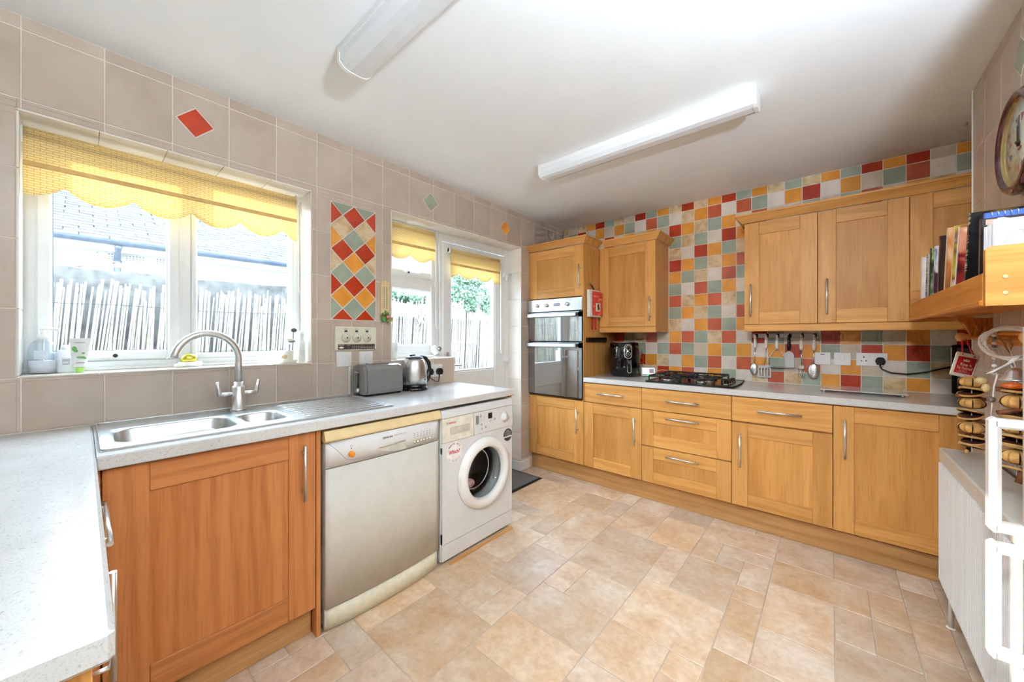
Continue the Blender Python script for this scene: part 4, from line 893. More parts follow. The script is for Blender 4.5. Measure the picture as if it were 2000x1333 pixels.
obj('leaves', g, GREENV, th); obj('lettuce', G().ball((.018, -2.135, 1.363), .017, (.7, 1, 1)), pm('glazed_bright_green', (74,138,58), .3), th); obj('radish', G().ball((.020, -2.108, 1.380), .013, (.8, 1.2, .8)), PINKV, th); obj('asparagus', G().tube([(.018, -2.118, 1.352), (.020, -2.095, 1.362), (.018, -2.076, 1.375)], .006, 8).tube([(.018, -2.108, 1.345), (.020, -2.088, 1.352), (.018, -2.072, 1.363)], .005, 8), OLIVE, th)

# window sill of the sink window
SZ = W1[2] + .0063
sb = thing('soap_dispenser', 'clear pump soap bottle at the corner of the window sill', 'bottle', (-.105, -3.502, SZ))
obj('bottle_body', G().lathe([(.0, 0), (.034, 0), (.037, .006), (.037, .085), (.033, .108), (.022, .124), (.013, .130), (.013, .134)], (-.105, -3.502, SZ), n=28, sy=.8), CLEARPL, sb)
obj('soap', G().lathe([(.0, .003), (.033, .003), (.0345, .05), (.0, .05)], (-.105, -3.502, SZ), n=24, sy=.8), pm('pearly_soap', (236,236,238), .3), sb); obj('collar', G().lathe([(.015, .131), (.015, .150), (.0, .151)], (-.105, -3.502, SZ), n=20), PLW, sb); obj('pump', G().cyl((-.105, -3.502, SZ+.15), (-.105, -3.502, SZ+.17), .006).tube([(-.105, -3.510, SZ+.172), (-.105, -3.492, SZ+.175), (-.100, -3.462, SZ+.168)], .006, 8), PLW, sb); obj('dip_tube', G().cyl((-.105, -3.502, SZ+.01), (-.105, -3.500, SZ+.13), .0025, 6), PLW, sb)
obj('label', G().prism([(-.020, .055), (.016, .055), (.016, .09), (-.020, .09)], lambda a, b, d: (-.105+.0305+d, -3.502+a, SZ+b), 0, .0006), pm('pale_blue_label', (206,216,226), .4), sb)
s2b = thing('lotion_bottle', 'squat white lotion bottle between soap bottle and green tube', 'bottle', (-.115, -3.445, SZ))
obj('bottle_body', G().lathe([(.0, 0), (.026, 0), (.029, .005), (.029, .075), (.022, .088), (.012, .092)], (-.110, -3.4435, SZ), n=24, sy=.9), pm('white_translucent', (232,236,240), .25), s2b); obj('cap', G().lathe([(.013, .092), (.013, .108), (.0, .109)], (-.110, -3.4435, SZ), n=18), PLW, s2b)
bl = obj('label', G().prism([(-.014, .028), (.012, .028), (.012, .056), (-.014, .056)], lambda a, b, d: (-.110+.0262+d, -3.4435+a, SZ+b), 0, .0006), PAPER, s2b)
for k in range(5): obj('print_line', G().prism([(-.011, .032+.005*k), (.009, .032+.005*k), (.009, .0342+.005*k), (-.011, .0342+.005*k)], lambda a, b, d: (-.110+.0268+d, -3.4435+a, SZ+b), 0, .0004), GREYP, bl)
tb = thing('hand_cream_tube', 'white hand cream tube with green cap on the sill', 'tube', (-.072, -3.409, SZ))
TBX, TBY = -.072, -3.409
obj('cap', G().lathe([(.0, 0), (.0155, 0), (.016, .002), (.0155, .020), (.0, .020)], (TBX, TBY, SZ), n=24, sx=.75, sy=1.0), pm('lime_green_cap', (160,206,90), .35), tb)
g = G(); k = 24; rings = []
for z, ry, rx in ((.020, .0165, .0125), (.03, .019, .014), (.08, .024, .010), (.128, .0265, .003), (.136, .027, .0012)): rings.append([(TBX+rx*math.cos(2*math.pi*i/k), TBY+ry*math.sin(2*math.pi*i/k), SZ+z) for i in range(k)])
g.add([p for r_ in rings for p in r_], [(a*k+i, a*k+(i+1) % k, (a+1)*k+(i+1) % k, (a+1)*k+i) for a in range(4) for i in range(k)] + [tuple(range(k)), tuple(4*k+i for i in range(k))], True); tbb = obj('tube_body', g, pm('satin_white_tube', (228,226,222), .35), tb)
LEAFG = pm('leaf_green_print', (84,150,66), .5)
def tx_(z): return TBX + .0135 + (.010-.014)*(z-.03)/.05 + .0022 - (.04*(max(z, .08)-.08))
text('YARDLEY', .0075, (TBX+.0075, TBY, SZ+.118), (0,1,0), (-.10,0,1), DGREY, tbb, width=.030)
for (a, b, w, h) in ((-.014, .094, .007, .010), (-.010, .086, .006, .006), (.003, .060, .012, .0045), (.012, .056, .006, .003), (.009, .076, .005, .004)):
    obj('leaf_print', G().prism([(a+w*math.cos(q*math.pi/5), b+h*math.sin(q*math.pi/5)) for q in range(10)], lambda a, b, d: (tx_(b)+d, TBY+a, SZ+b), -.002, .0004), LEAFG, tbb)
obj('print_band', G().prism([(-.010, .036), (.012, .036), (.012, .040), (-.010, .040)], lambda a, b, d: (tx_(b)+d, TBY+a, SZ+b), -.002, .0006), pm('mauve_print', (170,150,150), .5), tbb)
go = thing('shell_soap_dish', 'gold glazed oval shell resting on a white cloth on the sill', 'ornament', (-.105, -3.07, SZ))
obj('gold_shell', G().ball((-.105, -3.072, SZ+.037), .030, (.7, 1.05, .82)), pm('gold_glaze', (206,192,74), .22, .5, .2, 70), go); obj('white_dish', G().lathe([(.0, 0), (.036, 0), (.044, .016), (.040, .024), (.030, .02), (.0, .012)], (-.105, -3.068, SZ), n=24, sx=1.05, sy=.62), pm('white_ceramic', (236,232,226), .25), go); obj('cloth_fold', G().ball((-.090, -3.105, SZ+.010), .022, (.8, 1.1, .45)), pm('cream_cloth', (232,224,208), .9, bmp=.3), go)
br = thing('brush_pot', 'cream pot with dish brush standing in a saucer on the sill', 'pot', (-.045, -2.675, SZ))
obj('saucer', G().lathe([(.0, 0), (.042, 0), (.048, .010), (.050, .020), (.046, .020), (.040, .006), (.0, .006)], (-.045, -2.675, SZ), n=28, sy=.9), pm('cream_glaze', (232,228,212), .3), br)
obj('pot', G().lathe([(.0, .007), (.026, .007), (.030, .012), (.032, .068), (.029, .068), (.027, .014), (.0, .014)], (-.045, -2.675, SZ), n=28), MATS['cream_glaze'], br); obj('frog_face', G().ball((-.022, -2.695, SZ+.034), .016, (.6, 1.1, .8)), pm('beige_glaze', (220,190,150), .3), br)
obj('dish_brush', G().tube([(-.045, -2.668, SZ+.02), (-.045, -2.664, SZ+.10)], .005, 8).ball((-.04, -2.655, SZ+.118), .018, (.7, 1.1, .5)), pm('grey_brush_handle', (120,128,136), .4), br); obj('brush_bristles', G().ball((-.03, -2.665, SZ+.126), .014, (.8, 1.2, .6)), PLCREAM, br); obj('bottle_brush', G().tube([(-.055, -2.648, SZ+.02), (-.056, -2.640, SZ+.165)], .0025, 6).ball((-.056, -2.638, SZ+.178), .012, (1, 1.3, 1), 9, 6), pm('dark_bristle', (70,68,66), .8), br)
tag(obj('white_bottle', G().lathe([(.0, 0), (.016, 0), (.018, .004), (.019, .11), (.014, .135), (.010, .14), (.013, .146), (.013, .172), (.0, .173)], (-.045, -2.602, SZ), n=24), pm('milky_white_glaze', (240,238,232), .3)), 'tall white bottle against the window reveal', 'bottle')
# sill of the small window
S2 = O2A[2] + .0063
tag(obj('white_beaker', G().lathe([(.0, 0), (.026, 0), (.029, .01), (.035, .115), (.032, .115), (.027, .012), (.0, .012)], (-.085, -2.006, S2), n=28), pm('white_porcelain', (234,233,230), .25)), 'tall white porcelain beaker on the low sill', 'beaker')
cm = thing('security_camera', 'small white camera tilted up on the low sill', 'camera', (-.085, -1.645, S2))
obj('housing', G().lathe([(.022, -.004), (.027, 0), (.025, .05), (.018, .062), (.0, .064)], (-.075, -1.640, S2+.030), (-.35, -.35, .87), 24).lathe([(.026, 0), (.026, .006), (.0, .007)], (-.085, -1.645, S2+.0003), n=22), PLW, cm); obj('lens_ring', G().lathe([(.0, .0), (.021, 0), (.021, .004), (.0, .005)], (-.060, -1.635, S2+.062), (.75, -.55, .35), 22), pm('lens_grey', (120,116,108), .3, .3), cm); obj('lens', G().ball((-.055, -1.638, S2+.0645), .006), PLW, cm)
tag(obj('sill_cloth', G().ball((-.055, -1.73, S2+.0102), .010, (1.4, 5, 1.0)), pm('folded_white_cloth', (232,228,224), .9, bmp=.3)), 'folded white cloth lying on the low sill beside the camera', 'cloth')

# ------------------------------------------------------------------ things on the far worktop and wall
ax_, ay_ = .800, -.255
af = thing('air_fryer', 'glossy black air fryer with two white ringed dials', 'air fryer', (ax_, ay_, WT))
R_ = Matrix.Rotation(math.radians(-8), 3, 'Z')
def afp(r, h, a): return (ax_ + r*math.cos(a), ay_ + r*math.sin(a), WT + h)
obj('body', G().lathe([(.0, .006), (.110, .006), (.122, .02), (.134, .10), (.137, .16), (.131, .24), (.118, .288), (.112, .296), (.0, .297)], (ax_, ay_, WT), n=48, sx=.93, sy=1.05), BLACKG, af)
obj('top_trim', G().lathe([(.100, .297), (.098, .301), (.0, .302)], (ax_, ay_, WT), n=36, sx=.93, sy=1.05), pm('silver_trim', (196,192,186), .3, .6), af)
for a in (.6, 2.2, 3.9, 5.4): obj('foot', G().cyl(afp(.09, .0003, a), afp(.09, .008, a), .010), BLACKP, af)
# front of the fryer looks at the camera
fa = math.atan2(-3.402-ay_, 2.197-ax_) + .09; fd = Vector((math.cos(fa), math.sin(fa), 0)); rt = Vector((-fd.y, fd.x, 0))
def afs(s_, h, e=0.0):
    """a point on the fryer's skin: s_ sideways, h up"""
    prof = [(0, .110), (.02, .122), (.10, .134), (.16, .137), (.24, .131), (.288, .118)]
    for (h0, r0), (h1, r1) in zip(prof[:-1], prof[1:]):
        if h0 <= h <= h1: r = r0 + (r1-r0)*(h-h0)/(h1-h0); break
    q = 1/math.sqrt((fd.x/.93)**2 + (fd.y/1.05)**2); r *= q
    d = math.sqrt(max(1e-6, r*r - s_*s_)); p = Vector((ax_, ay_, WT+h)) + rt*s_ + fd*(d+e); return p
def ringline(pts, rad, nm, mat, par): return obj(nm, G().tube(pts, rad, 6, True), mat, par)
pan = []
for i in range(32):
    a = 2*math.pi*i/32; s_ = .030*math.cos(a); h = .030*math.sin(a) + (.033 if math.sin(a) >= 0 else -.033); pan.append(afs(.024+s_, .222+h*.95, .0015))
ringline(pan, .0022, 'dial_surround', PRINTWHITE, af)
for h in (.252, .200):
    d = obj('dial', G().lathe([(.017, 0), (.016, .012), (0, .013)], afs(.024, h, -.002), fd, 20), BLACKP, af); ringline([afs(.024+.0185*math.cos(a*math.pi/10), h+.0185*math.sin(a*math.pi/10), .002) for a in range(20)], .0020, 'dial_ring', PRINTWHITE, d)
obj('dial_pointer', G().tube([afs(.014, .200, .014), afs(.034, .200, .014)], .0016, 6), PRINTWHITE, af)
hs_ = [afs(.028-.012, .150, .004), afs(.028+.017, .150, .004)] + [afs(.034+.015*math.cos(math.radians(a)), .052+.015*math.sin(math.radians(a)), .008) for a in (0, -30, -60, -90, -120, -150, -180)]
ringline([hs_[0]] + [hs_[1]] + hs_[2:], .0022, 'handle_outline', PRINTWHITE, af); obj('basket_handle', G().tube([afs(.030, .150, -.01), afs(.031, .145, .004), afs(.034, .06, .006), afs(.034, .045, -.008)], .012, 10), BLACKP, af)
obj('basket_seam', G().tube([afs(-.10+.2*i/20, .165, .0004) for i in range(21)], .0008, 4), BLACKM, af)
# smart meter display
me_ = thing('energy_monitor', 'small grey energy monitor with lit screen beside the air fryer', 'monitor', (.992, -.175, WT))
TL_ = Matrix.Rotation(math.radians(-12), 4, 'X')
def mp(a, b, d):
    """a sideways, b up the tilted face, d out of it"""
    ca, sa = math.cos(math.radians(28)), math.sin(math.radians(28)); tz = math.radians(14)
    y_ = -d*math.cos(tz) + b*math.sin(tz); z_ = b*math.cos(tz) + d*math.sin(tz)
    return (.992 + a*ca - y_*sa*(-1)*(-1), -.175 + a*sa + y_*ca, WT + .0045 + z_)
def mbox(a0, a1, b0, b1, d0, d1): return G().prism([(a0, b0), (a1, b0), (a1, b1), (a0, b1)], mp, d0, d1)
obj('case', mbox(-.060, .060, .0, .078, -.016, 0), pm('silver_grey_plastic', (176,170,158), .35), me_); obj('stand', mbox(-.05, .05, .0, .02, -.05, -.014), MATS['silver_grey_plastic'], me_)
sc_ = obj('screen', mbox(-.050, .050, .018, .070, 0, .001), BLACKG, me_)
def emit(name, col, s_):
    m_, nt, b = nodes(name); b.inputs['Base Color'].default_value = lin(col); b.inputs['Emission Color'].default_value = lin(col); b.inputs['Emission Strength'].default_value = s_; return m_
obj('dial_graphic', G().tube([mp(-.026+.015*math.cos(math.radians(a)), .043+.015*math.sin(math.radians(a)), .002) for a in range(-30, 211, 20)], .0022, 6), emit('screen_white', (200,200,235), .35), sc_)
obj('figure_panel', mbox(.006, .044, .024, .064, .001, .0016), emit('screen_mauve', (150,120,130), .25), sc_); obj('status_light', mbox(-.010, .012, .004, .011, 0, .0015), emit('green_light', (40,230,110), 1.6), me_)
t, bx, bp = plate('single_socket', 'white single socket on the tiles above the energy monitor', 'socket', bw(.812, 1.104), .086, .086)
pg = thing('mains_plug', 'black plug with white lead next to the air fryer', 'plug', (.822, -.02, 1.06))
obj('plug_body', G().box(.790, .842, -.048, -.0105, 1.070, 1.122, .008), BLACKP, pg); obj('lead', G().tube([(.825, -.03, 1.07), (.85, -.035, 1.035), (.90, -.05, 1.0), (.945, -.09, .985), (.97, -.13, .995), (.985, -.15, .992)], .0018, 6), WHITECORD, pg)
tag(obj('monitor_lead', G().tube([(1.045, -.145, .955), (1.09, -.11, .965), (1.125, -.075, .955), (1.11, -.045, .935), (1.06, -.04, .92), (1.04, -.06, .909)], .0016, 6), WHITECORD), 'thin white lead looping out behind the energy monitor', 'cable')
# hob
hb = thing('gas_hob', 'stainless four burner gas hob with black pan supports', 'hob', (1.40, -.31, WT))
def hobp(): return [(1.118, -.568), (1.700, -.568), (1.706, -.30), (1.690, -.062), (1.125, -.062)]
obj('hob_plate', G().prism(hobp(), lambda a, b, d: (a, b, d), WT+.0003, WT+.008), pm('hob_steel', (120,114,106), .22, .9, .03, 40), hb)
obj('hob_edge', G().tube([(a, b, WT+.006) for a, b in hobp()], .006, 8, True), BLACKM, hb)
BUR = [(1.245, -.435, .046), (1.245, -.185, .034), (1.475, -.435, .036), (1.475, -.185, .052)]
for x, y, r in BUR:
    b = obj('burner', G().lathe([(r, 0), (r, .012), (r*.8, .014), (0, .014)], (x, y, WT+.008), n=24), STEEL, hb); obj('burner_cap', G().lathe([(r*.78, .014), (r*.76, .020), (0, .022)], (x, y, WT+.008), n=24), BLACKM, b)
for x0, x1 in ((1.135, 1.355), (1.365, 1.585)):
    g = G(); zt = WT+.048; xm = (x0+x1)/2
    for y in (-.55, -.075): g.tube([(x0, y, zt), (x1, y, zt)], .0055, 6)
    for x in (x0, x1): g.tube([(x, -.55, zt), (x, -.075, zt)], .0055, 6)
    g.tube([(x0, -.312, zt), (x1, -.312, zt)], .0055, 6)
    for yc_ in (-.435, -.185):
        for dx, dy in ((1, 0), (-1, 0), (0, 1), (0, -1)):
            ex = (x0 if dx < 0 else x1) if dx else xm; ey = yc_ + dy*.118 if dy else yc_
            g.tube([(ex, ey, zt), (xm + (ex-xm)*.62, yc_+(ey-yc_)*.62, zt+.006), (xm + (ex-xm)*.25, yc_+(ey-yc_)*.25, zt+.004)], .005, 6)
    for x in (x0, x1):
        for y in (-.55, -.312, -.075): g.tube([(x, y, zt), (x, y, WT+.008)], .0055, 6)
    obj('pan_support', g, BLACKM, hb)
for i in range(4):
    k = obj('control_knob', G().lathe([(.020, 0), (.020, .004), (.016, .008), (.015, .028), (0, .030)], (1.638, -.205-.075*i, WT+.008), n=18), BLACKG, hb); obj('knob_ring', G().lathe([(.0215, .001), (.0215, .005), (.019, .005)], (1.638, -.205-.075*i, WT+.008), n=18), CHROME, k)
# glass board
gb = thing('worktop_saver', 'rectangular glass worktop saver on short feet by the sockets', 'chopping board', (2.335, -.225, WT))
obj('glass_plate', G().box(2.145, 2.530, -.362, -.085, WT+.012, WT+.018, .002), pm('pale_glass_top', (206,204,200), .08, var=.02, coat=.5), gb)
for x in (2.165, 2.510):
    for y in (-.342, -.105): obj('foot', G().cyl((x, y, WT+.0003), (x, y, WT+.012), .008, 10), CHROME, gb)
# utensil rail
ur = thing('utensil_rail', 'steel hook rail on the tiles under the wall cabinet', 'rail', (1.935, -.01, 1.240))
obj('rail', G().box(1.738, 2.132, -.012, -.0003, 1.244, 1.276, .002), pm('satin_rail', (180,178,176), .5, .8), ur)
hooks = (1.757, 1.826, 1.893, 1.965, 2.036, 2.107)
for x in hooks: obj('hook', G().tube([(x+.006, -.012, 1.270), (x+.006, -.026, 1.268), (x+.006, -.030, 1.257), (x+.006, -.026, 1.250)], .004, 8).box(x-.002, x+.014, -.016, -.0125, 1.246, 1.274, .002), BLACKP, ur)
UY = -.030
def handle_w(g, x, z0, z1, w=.011, th=.005):
    n = 8
    for i in range(n): pass
    prof = [(z1, .007), (z1-.01, .0085), (z1-.04, .0095), (z0+.03, .0125), (z0+.01, .011), (z0, .006)]
    g.tube([(x, UY, z) for z, _ in prof], .01, 10, rs=[r for _, r in prof]); return g
FLORAL = multi_mat('floral_handle', [(.0, (232,226,214)), (.60, (232,226,214)), (.66, (150,160,120)), (.72, (190,150,130)), (.78, (232,226,214))], 90, .4)
def utensil(name, label, i, mat, z0): 
    x = hooks[i]; t = thing(name, label, 'utensil', (x, UY, .95), 'utensils hanging from the steel rail'); obj('handle', handle_w(G(), x, z0, 1.266), mat, t); return t, x
t, x = utensil('serving_spoon', 'steel serving spoon with white handle, first on the rail', 0, PLW, 1.165)
obj('shaft', G().tube([(x, UY, 1.170), (x-.004, UY, 1.11), (x-.006, UY-.002, 1.05)], .004, 8, rs=[.006, .004, .0045]), CHROME, t); obj('bowl', G().ball((x-.008, UY-.002, 1.005), .032, (.82, .35, 1.45)), CHROME, t)
t, x = utensil('slotted_turner', 'steel slotted turner with white handle, second on the rail', 1, PLW, 1.165)
obj('shaft', G().tube([(x, UY, 1.170), (x-.006, UY, 1.10), (x-.010, UY-.004, 1.035)], .0035, 8), CHROME, t); g = G().box(x-.048, x+.030, UY-.007, UY-.005, 1.015, 1.038, .0006)
for k in range(5): g.box(x-.052+.0185*k, x-.052+.0185*k+.011, UY-.007, UY-.005, .955, 1.016)
g.box(x-.052, x+.033, UY-.007, UY-.005, .944, .956, .0006); obj('blade', g, pm('frosted_steel', (170,168,164), .55, .8), t)
t, x = utensil('potato_masher', 'wire potato masher with white handle on the rail', 2, PLW, 1.160)
obj('wire', G().tube([(x, UY, 1.162), (x-.028, UY, 1.135), (x-.046, UY, 1.10), (x-.048, UY, 1.03)], .0026, 8).tube([(x, UY, 1.162), (x+.028, UY, 1.135), (x+.046, UY, 1.10), (x+.048, UY, 1.03)], .0026, 8), CHROME, t); obj('mash_plate', G().box(x-.050, x+.050, UY-.026, UY+.026, 1.026, 1.030, .001), STEEL, t)
t, x = utensil('flat_server', 'flat steel server with black handle on the rail', 3, BLACKP, 1.150)
obj('blade', G().prism([(-.030, -.09), (.030, -.09), (.030, 0), (.020, .022), (.006, .032), (-.006, .032), (-.020, .022), (-.030, 0)], lambda a, b, d: (x+a, UY-.002+d, 1.115+b), 0, .0016), MATS['frosted_steel'], t)
t, x = utensil('carving_fork', 'steel carving fork with floral handle on the rail', 4, FLORAL, 1.155)
obj('shaft', G().tube([(x, UY, 1.16), (x, UY, 1.045)], .004, 8), CHROME, t); obj('fork_neck', G().box(x-.016, x+.016, UY-.002, UY+.001, 1.02, 1.046, .001), MATS['frosted_steel'], t)
for k in range(4): obj('tine', G().tube([(x-.0145+.0097*k, UY, 1.022), (x-.016+.0107*k, UY-.003, .99), (x-.016+.0107*k, UY-.002, .957)], .0026, 6), CHROME, t)
t, x = utensil('slotted_spoon', 'perforated steel spoon with floral handle, last on the rail', 5, FLORAL, 1.155)
obj('shaft', G().tube([(x, UY, 1.16), (x-.003, UY, 1.07)], .004, 8), CHROME, t); sp_ = obj('bowl', G().ball((x-.003, UY, 1.010), .036, (.9, .3, 1.55)), CHROME, t)
for a in range(3):
    for b in range(5): obj('slot', G().ball((x-.003+.016*(a-1), UY-.0105+.003*abs(a-1)+.0012*abs(b-2)**1.6, .980+.015*b), .004, (1.1, .5, .7), 8, 5), BLACKM, sp_)
t, bx, bp = plate('flex_outlet', 'square white plate with blanking slot right of the utensils', 'switch', bw(2.152, 1.099), .086, .086); bx(-.010, .012, .026, .031, .009, .0098, DGREY, 'slot', t, 0); bx(-.014, .014, -.012, .004, .009, .0105, PLW, 'outlet', t)
t, bx, bp = plate('cooker_switch', 'square white rocker switch between blank plate and double socket', 'switch', bw(2.256, 1.100), .086, .086); bx(-.013, .013, -.010, .030, .009, .0125, PLW, 'rocker', t)
t, bx, bp = plate('double_socket', 'white double socket on the far coloured tiles', 'socket', bw(2.400, 1.101), .148, .086); uk_slots(bx, t, -.037)
for a in (-.010, .012): bx(a-.006, a+.006, .020, .034, .009, .0125, PLW, 'rocker', t)
plug('black plug with thick cable in the far double socket', bw(2.440, 1.092), [(2.450, -.024, 1.040), (2.49, -.026, 1.020), (2.56, -.028, 1.017), (2.64, -.028, 1.035), (2.71, -.028, 1.062), (2.745, -.030, 1.075)], .0045)
bs = thing('tablet_television', 'black framed tablet screen standing in the corner of the worktop', 'television', (2.80, -.09, WT))
obj('frame', G().box(2.738, 2.945, -.062, -.034, WT+.008, 1.205, .008), BLACKP, bs); obj('screen', G().box(2.756, 2.93, -.064, -.0615, WT+.04, 1.185, .001), pm('screen_grey', (96,96,92), .08, coat=.5), bs); obj('foot', G().box(2.75, 2.93, -.10, -.02, WT+.0003, WT+.008, .003), BLACKP, bs); obj('edge', G().box(2.734, 2.739, -.058, -.038, 1.05, 1.19, .002), CHROME, bs)
# on the side of the oven cabinet
gv = thing('oven_glove', 'red and white printed oven glove hung on the oven cabinet side', 'oven glove', (.62, -.46, 1.40))
obj('pad', G().slab(lambda u, v: (.602 + .010*math.sin(math.pi*u), -.560 + .215*u, 1.425 + .235*v), 8, 8, (.022, 0, 0)), pm('quilted_cream', (228,222,210), .9, bmp=.3, scale=60), gv)
def gvm():
    m_, nt, b = nodes('printed_red_cotton'); v = coords(nt, False); n1 = noise(nt, v, 28, 2, .5); nt.links.new(ramp(nt, n1, [(.0, (214,70,60)), (.60, (210,62,54)), (.64, (226,190,130)), (.70, (214,70,60))]), b.inputs['Base Color']); b.inputs['Roughness'].default_value = .9; return m_
fr_ = obj('printed_front', G().box(.634, .638, -.525, -.340, 1.44, 1.650, .002), gvm(), gv)
obj('picture', G().box(.6382, .639, -.470, -.385, 1.475, 1.550), pm('cream_print', (226,214,188), .9), fr_); obj('figure', G().prism([(-.445, 1.48), (-.435, 1.50), (-.442, 1.52), (-.43, 1.545), (-.415, 1.545), (-.41, 1.52), (-.40, 1.505), (-.405, 1.48), (-.42, 1.495)], lambda a, b, d: (d, a, b), .6391, .6396), PRINTBLACK, fr_)
text('SHORT', .024, (.6386, -.462, 1.605), (0,1,0), (0,0,1), pm('gold_print', (226,196,130), .8), fr_, width=.09); text('BREAD', .024, (.6386, -.385, 1.582), (0,1,0), (0,0,1), MATS['gold_print'], fr_, width=.07)
obj('hanging_loop', G().tube([(.620, -.455, 1.655), (.612, -.47, 1.69), (.602, -.485, 1.715), (.600, -.48, 1.70), (.618, -.45, 1.66)], .004, 6), pm('leather_loop', (70,46,36), .6), gv); obj('hook', G().tube([(.5925, -.485, 1.725), (.608, -.486, 1.722), (.612, -.486, 1.712)], .003, 6), CHROME, gv)
for y in (-.475, -.415): obj('ribbon', G().box(.606, .609, y-.012, y+.012, 1.315, 1.43, .001), REDCORD, gv)
kr = thing('magnetic_strip', 'black magnetic strip on the oven cabinet side above the worktop', 'rack', (.60, -.385, 1.20))
obj('strip', G().box(.5925, .612, -.560, -.205, 1.206, 1.245, .003), BLACKP, kr); obj('steel_bar', G().box(.612, .614, -.535, -.215, 1.218, 1.224), DARKSTEEL, kr); obj('steel_bar', G().box(.612, .614, -.535, -.215, 1.230, 1.236), DARKSTEEL, kr)
tag(obj('corner_wire', G().tube([(.02, -.012, 2.40), (.008, -.010, 2.385), (.006, -.010, 2.33), (.010, -.012, 2.27), (.005, -.015, 2.20)], .0025, 6), BLACKM), 'thin black wire running down the ceiling corner', 'cable')

# ------------------------------------------------------------------ the short wall: clock, bookshelf, hanging things
ck = thing('wall_clock', 'round mahogany wall clock with coloured triangles on its dial', 'clock', (2.65, -1.512, 1.70))
ccx, ccy, ccz = 2.62, -1.512, 1.853
MAHO = pm('dark_mahogany', (70,26,24), .2, var=.15, scale=30, coat=.4)
obj('case', G().lathe([(.175, 0), (.178, .02), (.172, .035), (.160, .040), (.158, .052)], (2.6997, ccy, ccz), (-1,0,0), 56, caps=False), MAHO, ck)
obj('bezel', G().lathe([(.158, 0), (.160, .012), (.150, .026), (.140, .028), (.132, .020), (.130, -.01)], (2.648, ccy, ccz), (-1,0,0), 56, caps=False), MAHO, ck)
obj('inner_ring', G().lathe([(.1325, .018), (.124, .007)], (2.648, ccy, ccz), (-1,0,0), 56, caps=False), pm('brass_ring', (206,176,110), .25, .7), ck)
DX = 2.643; dial = obj('dial_face', G().lathe([(.124, 0), (.124, .003), (.0, .003)], (DX, ccy, ccz), (-1,0,0), 48), pm('cream_dial', (232,226,206), .5), ck)
CR = Vector((0,-1,0)); CU = Vector((0,0,1)); CO = Vector((DX-.0040, ccy, ccz))
def cpt(r, ang): return CO + CR*(r*math.sin(ang)) + CU*(r*math.cos(ang))
TRI = [pm('dial_red', (196,104,84), .6), pm('dial_ochre', (214,178,120), .6), pm('dial_slate', (112,100,120), .6)]
for k in range(12):
    a = 2*math.pi*k/12; b0, b1 = a - .11, a + .11
    p0, p1, p2 = cpt(.086, a+.25-.115), cpt(.086, a+.25+.115), cpt(.062, a+.25)
    obj('triangle', G().prism([(0, 0), (1, 0), (0, 1)], lambda u, v, d, p0=p0, p1=p1, p2=p2: tuple(p0 + (p1-p0)*u + (p2-p0)*v + Vector((-d, 0, 0))), 0, .0006), TRI[k % 3], dial)
    text(str(k or 12), .020, cpt(.102, a), CR, CU, PRINTBLACK, dial, 'numeral'); text(str((5*k) or 60), .010, cpt(.052, a), CR, CU, DGREY, dial, 'numeral')
for ang, ln, w in ((math.radians(-8), .055, .0035), (math.radians(6), .082, .0025)): obj('clock_hand', G().tube([cpt(-.012, ang) + Vector((-.003, 0, 0)), cpt(ln, ang) + Vector((-.003, 0, 0))], w, 6, rs=[w, w*.4]), BLACKM, ck)
obj('hub', G().ball(tuple(CO + Vector((-.004, 0, 0))), .006), BLACKM, ck); obj('crest', G().ball(tuple(CO + CU*-.018), .009, (.15, 1.8, .6)), pm('crest_brown', (150,96,50), .5), dial)
obj('glass', G().lathe([(.131, 0), (.10, .004), (.05, .007), (.0, .008)], (2.631, ccy, ccz), (-1,0,0), 40, caps=False), CLEAR, ck)
# bookshelf with peg rail
bk = thing('book_shelf', 'oak book trough with peg rail fixed to the short tiled wall', 'shelf', (2.60, -1.285, 1.327))
obj('shelf_board', G().box(2.512, 2.698, -1.868, -.70, 1.345, 1.362, .002), SHELFW, bk)
obj('front_rail', G().box(2.497, 2.513, -1.868, -.70, 1.336, 1.418, .003).box(2.492, 2.513, -1.868, -.70, 1.331, 1.346, .003), SHELFW, bk)
for ya, yb in ((-1.888, -1.868), (-.70, -.683)):
    e = obj('end_panel', G().prism([(2.498, 1.330), (2.699, 1.330), (2.699, 1.482), (2.506, 1.482), (2.498, 1.474)], lambda a, b, d: (a, d, b), ya, yb), SHELFX, bk)
    if ya < -1.5:
        for x, z in ((2.545, 1.374), (2.545, 1.407 - .0)): pass
        for z in (1.361, 1.402): obj('screw', G().lathe([(.0052, 0), (.0052, .0006), (.0035, .001), (.0, .0003)], (2.530, ya, z), (0,-1,0), 14), pm('brass_screw', (206,186,140), .3, .7), e)
obj('bracket', G().prism([(2.600, 1.330), (2.699, 1.330), (2.699, 1.215), (2.655, 1.240), (2.640, 1.262), (2.628, 1.300), (2.612, 1.315)], lambda a, b, d: (a, d, b), -.965, -.945), SHELFZ, bk)
obj('back_plate', G().box(2.688, 2.6995, -1.86, -.945, 1.262, 1.330, .002), SHELFW, bk) if False else None
pr_ = obj('peg_rail', G().box(2.682, 2.6995, -1.86, -.90, 1.218, 1.268, .004), SHELFW, bk)
for y in (-1.06, -1.40, -1.74): obj('peg', G().lathe([(.012, -.002), (.009, .012), (.009, .060), (.013, .070), (.018, .082), (.017, .092), (.008, .098), (.0, .098)], (2.682, y, 1.245), (-1, -.05, .06), 18), pm('turned_oak_peg', (208,146,84), .4, var=.05), bk)
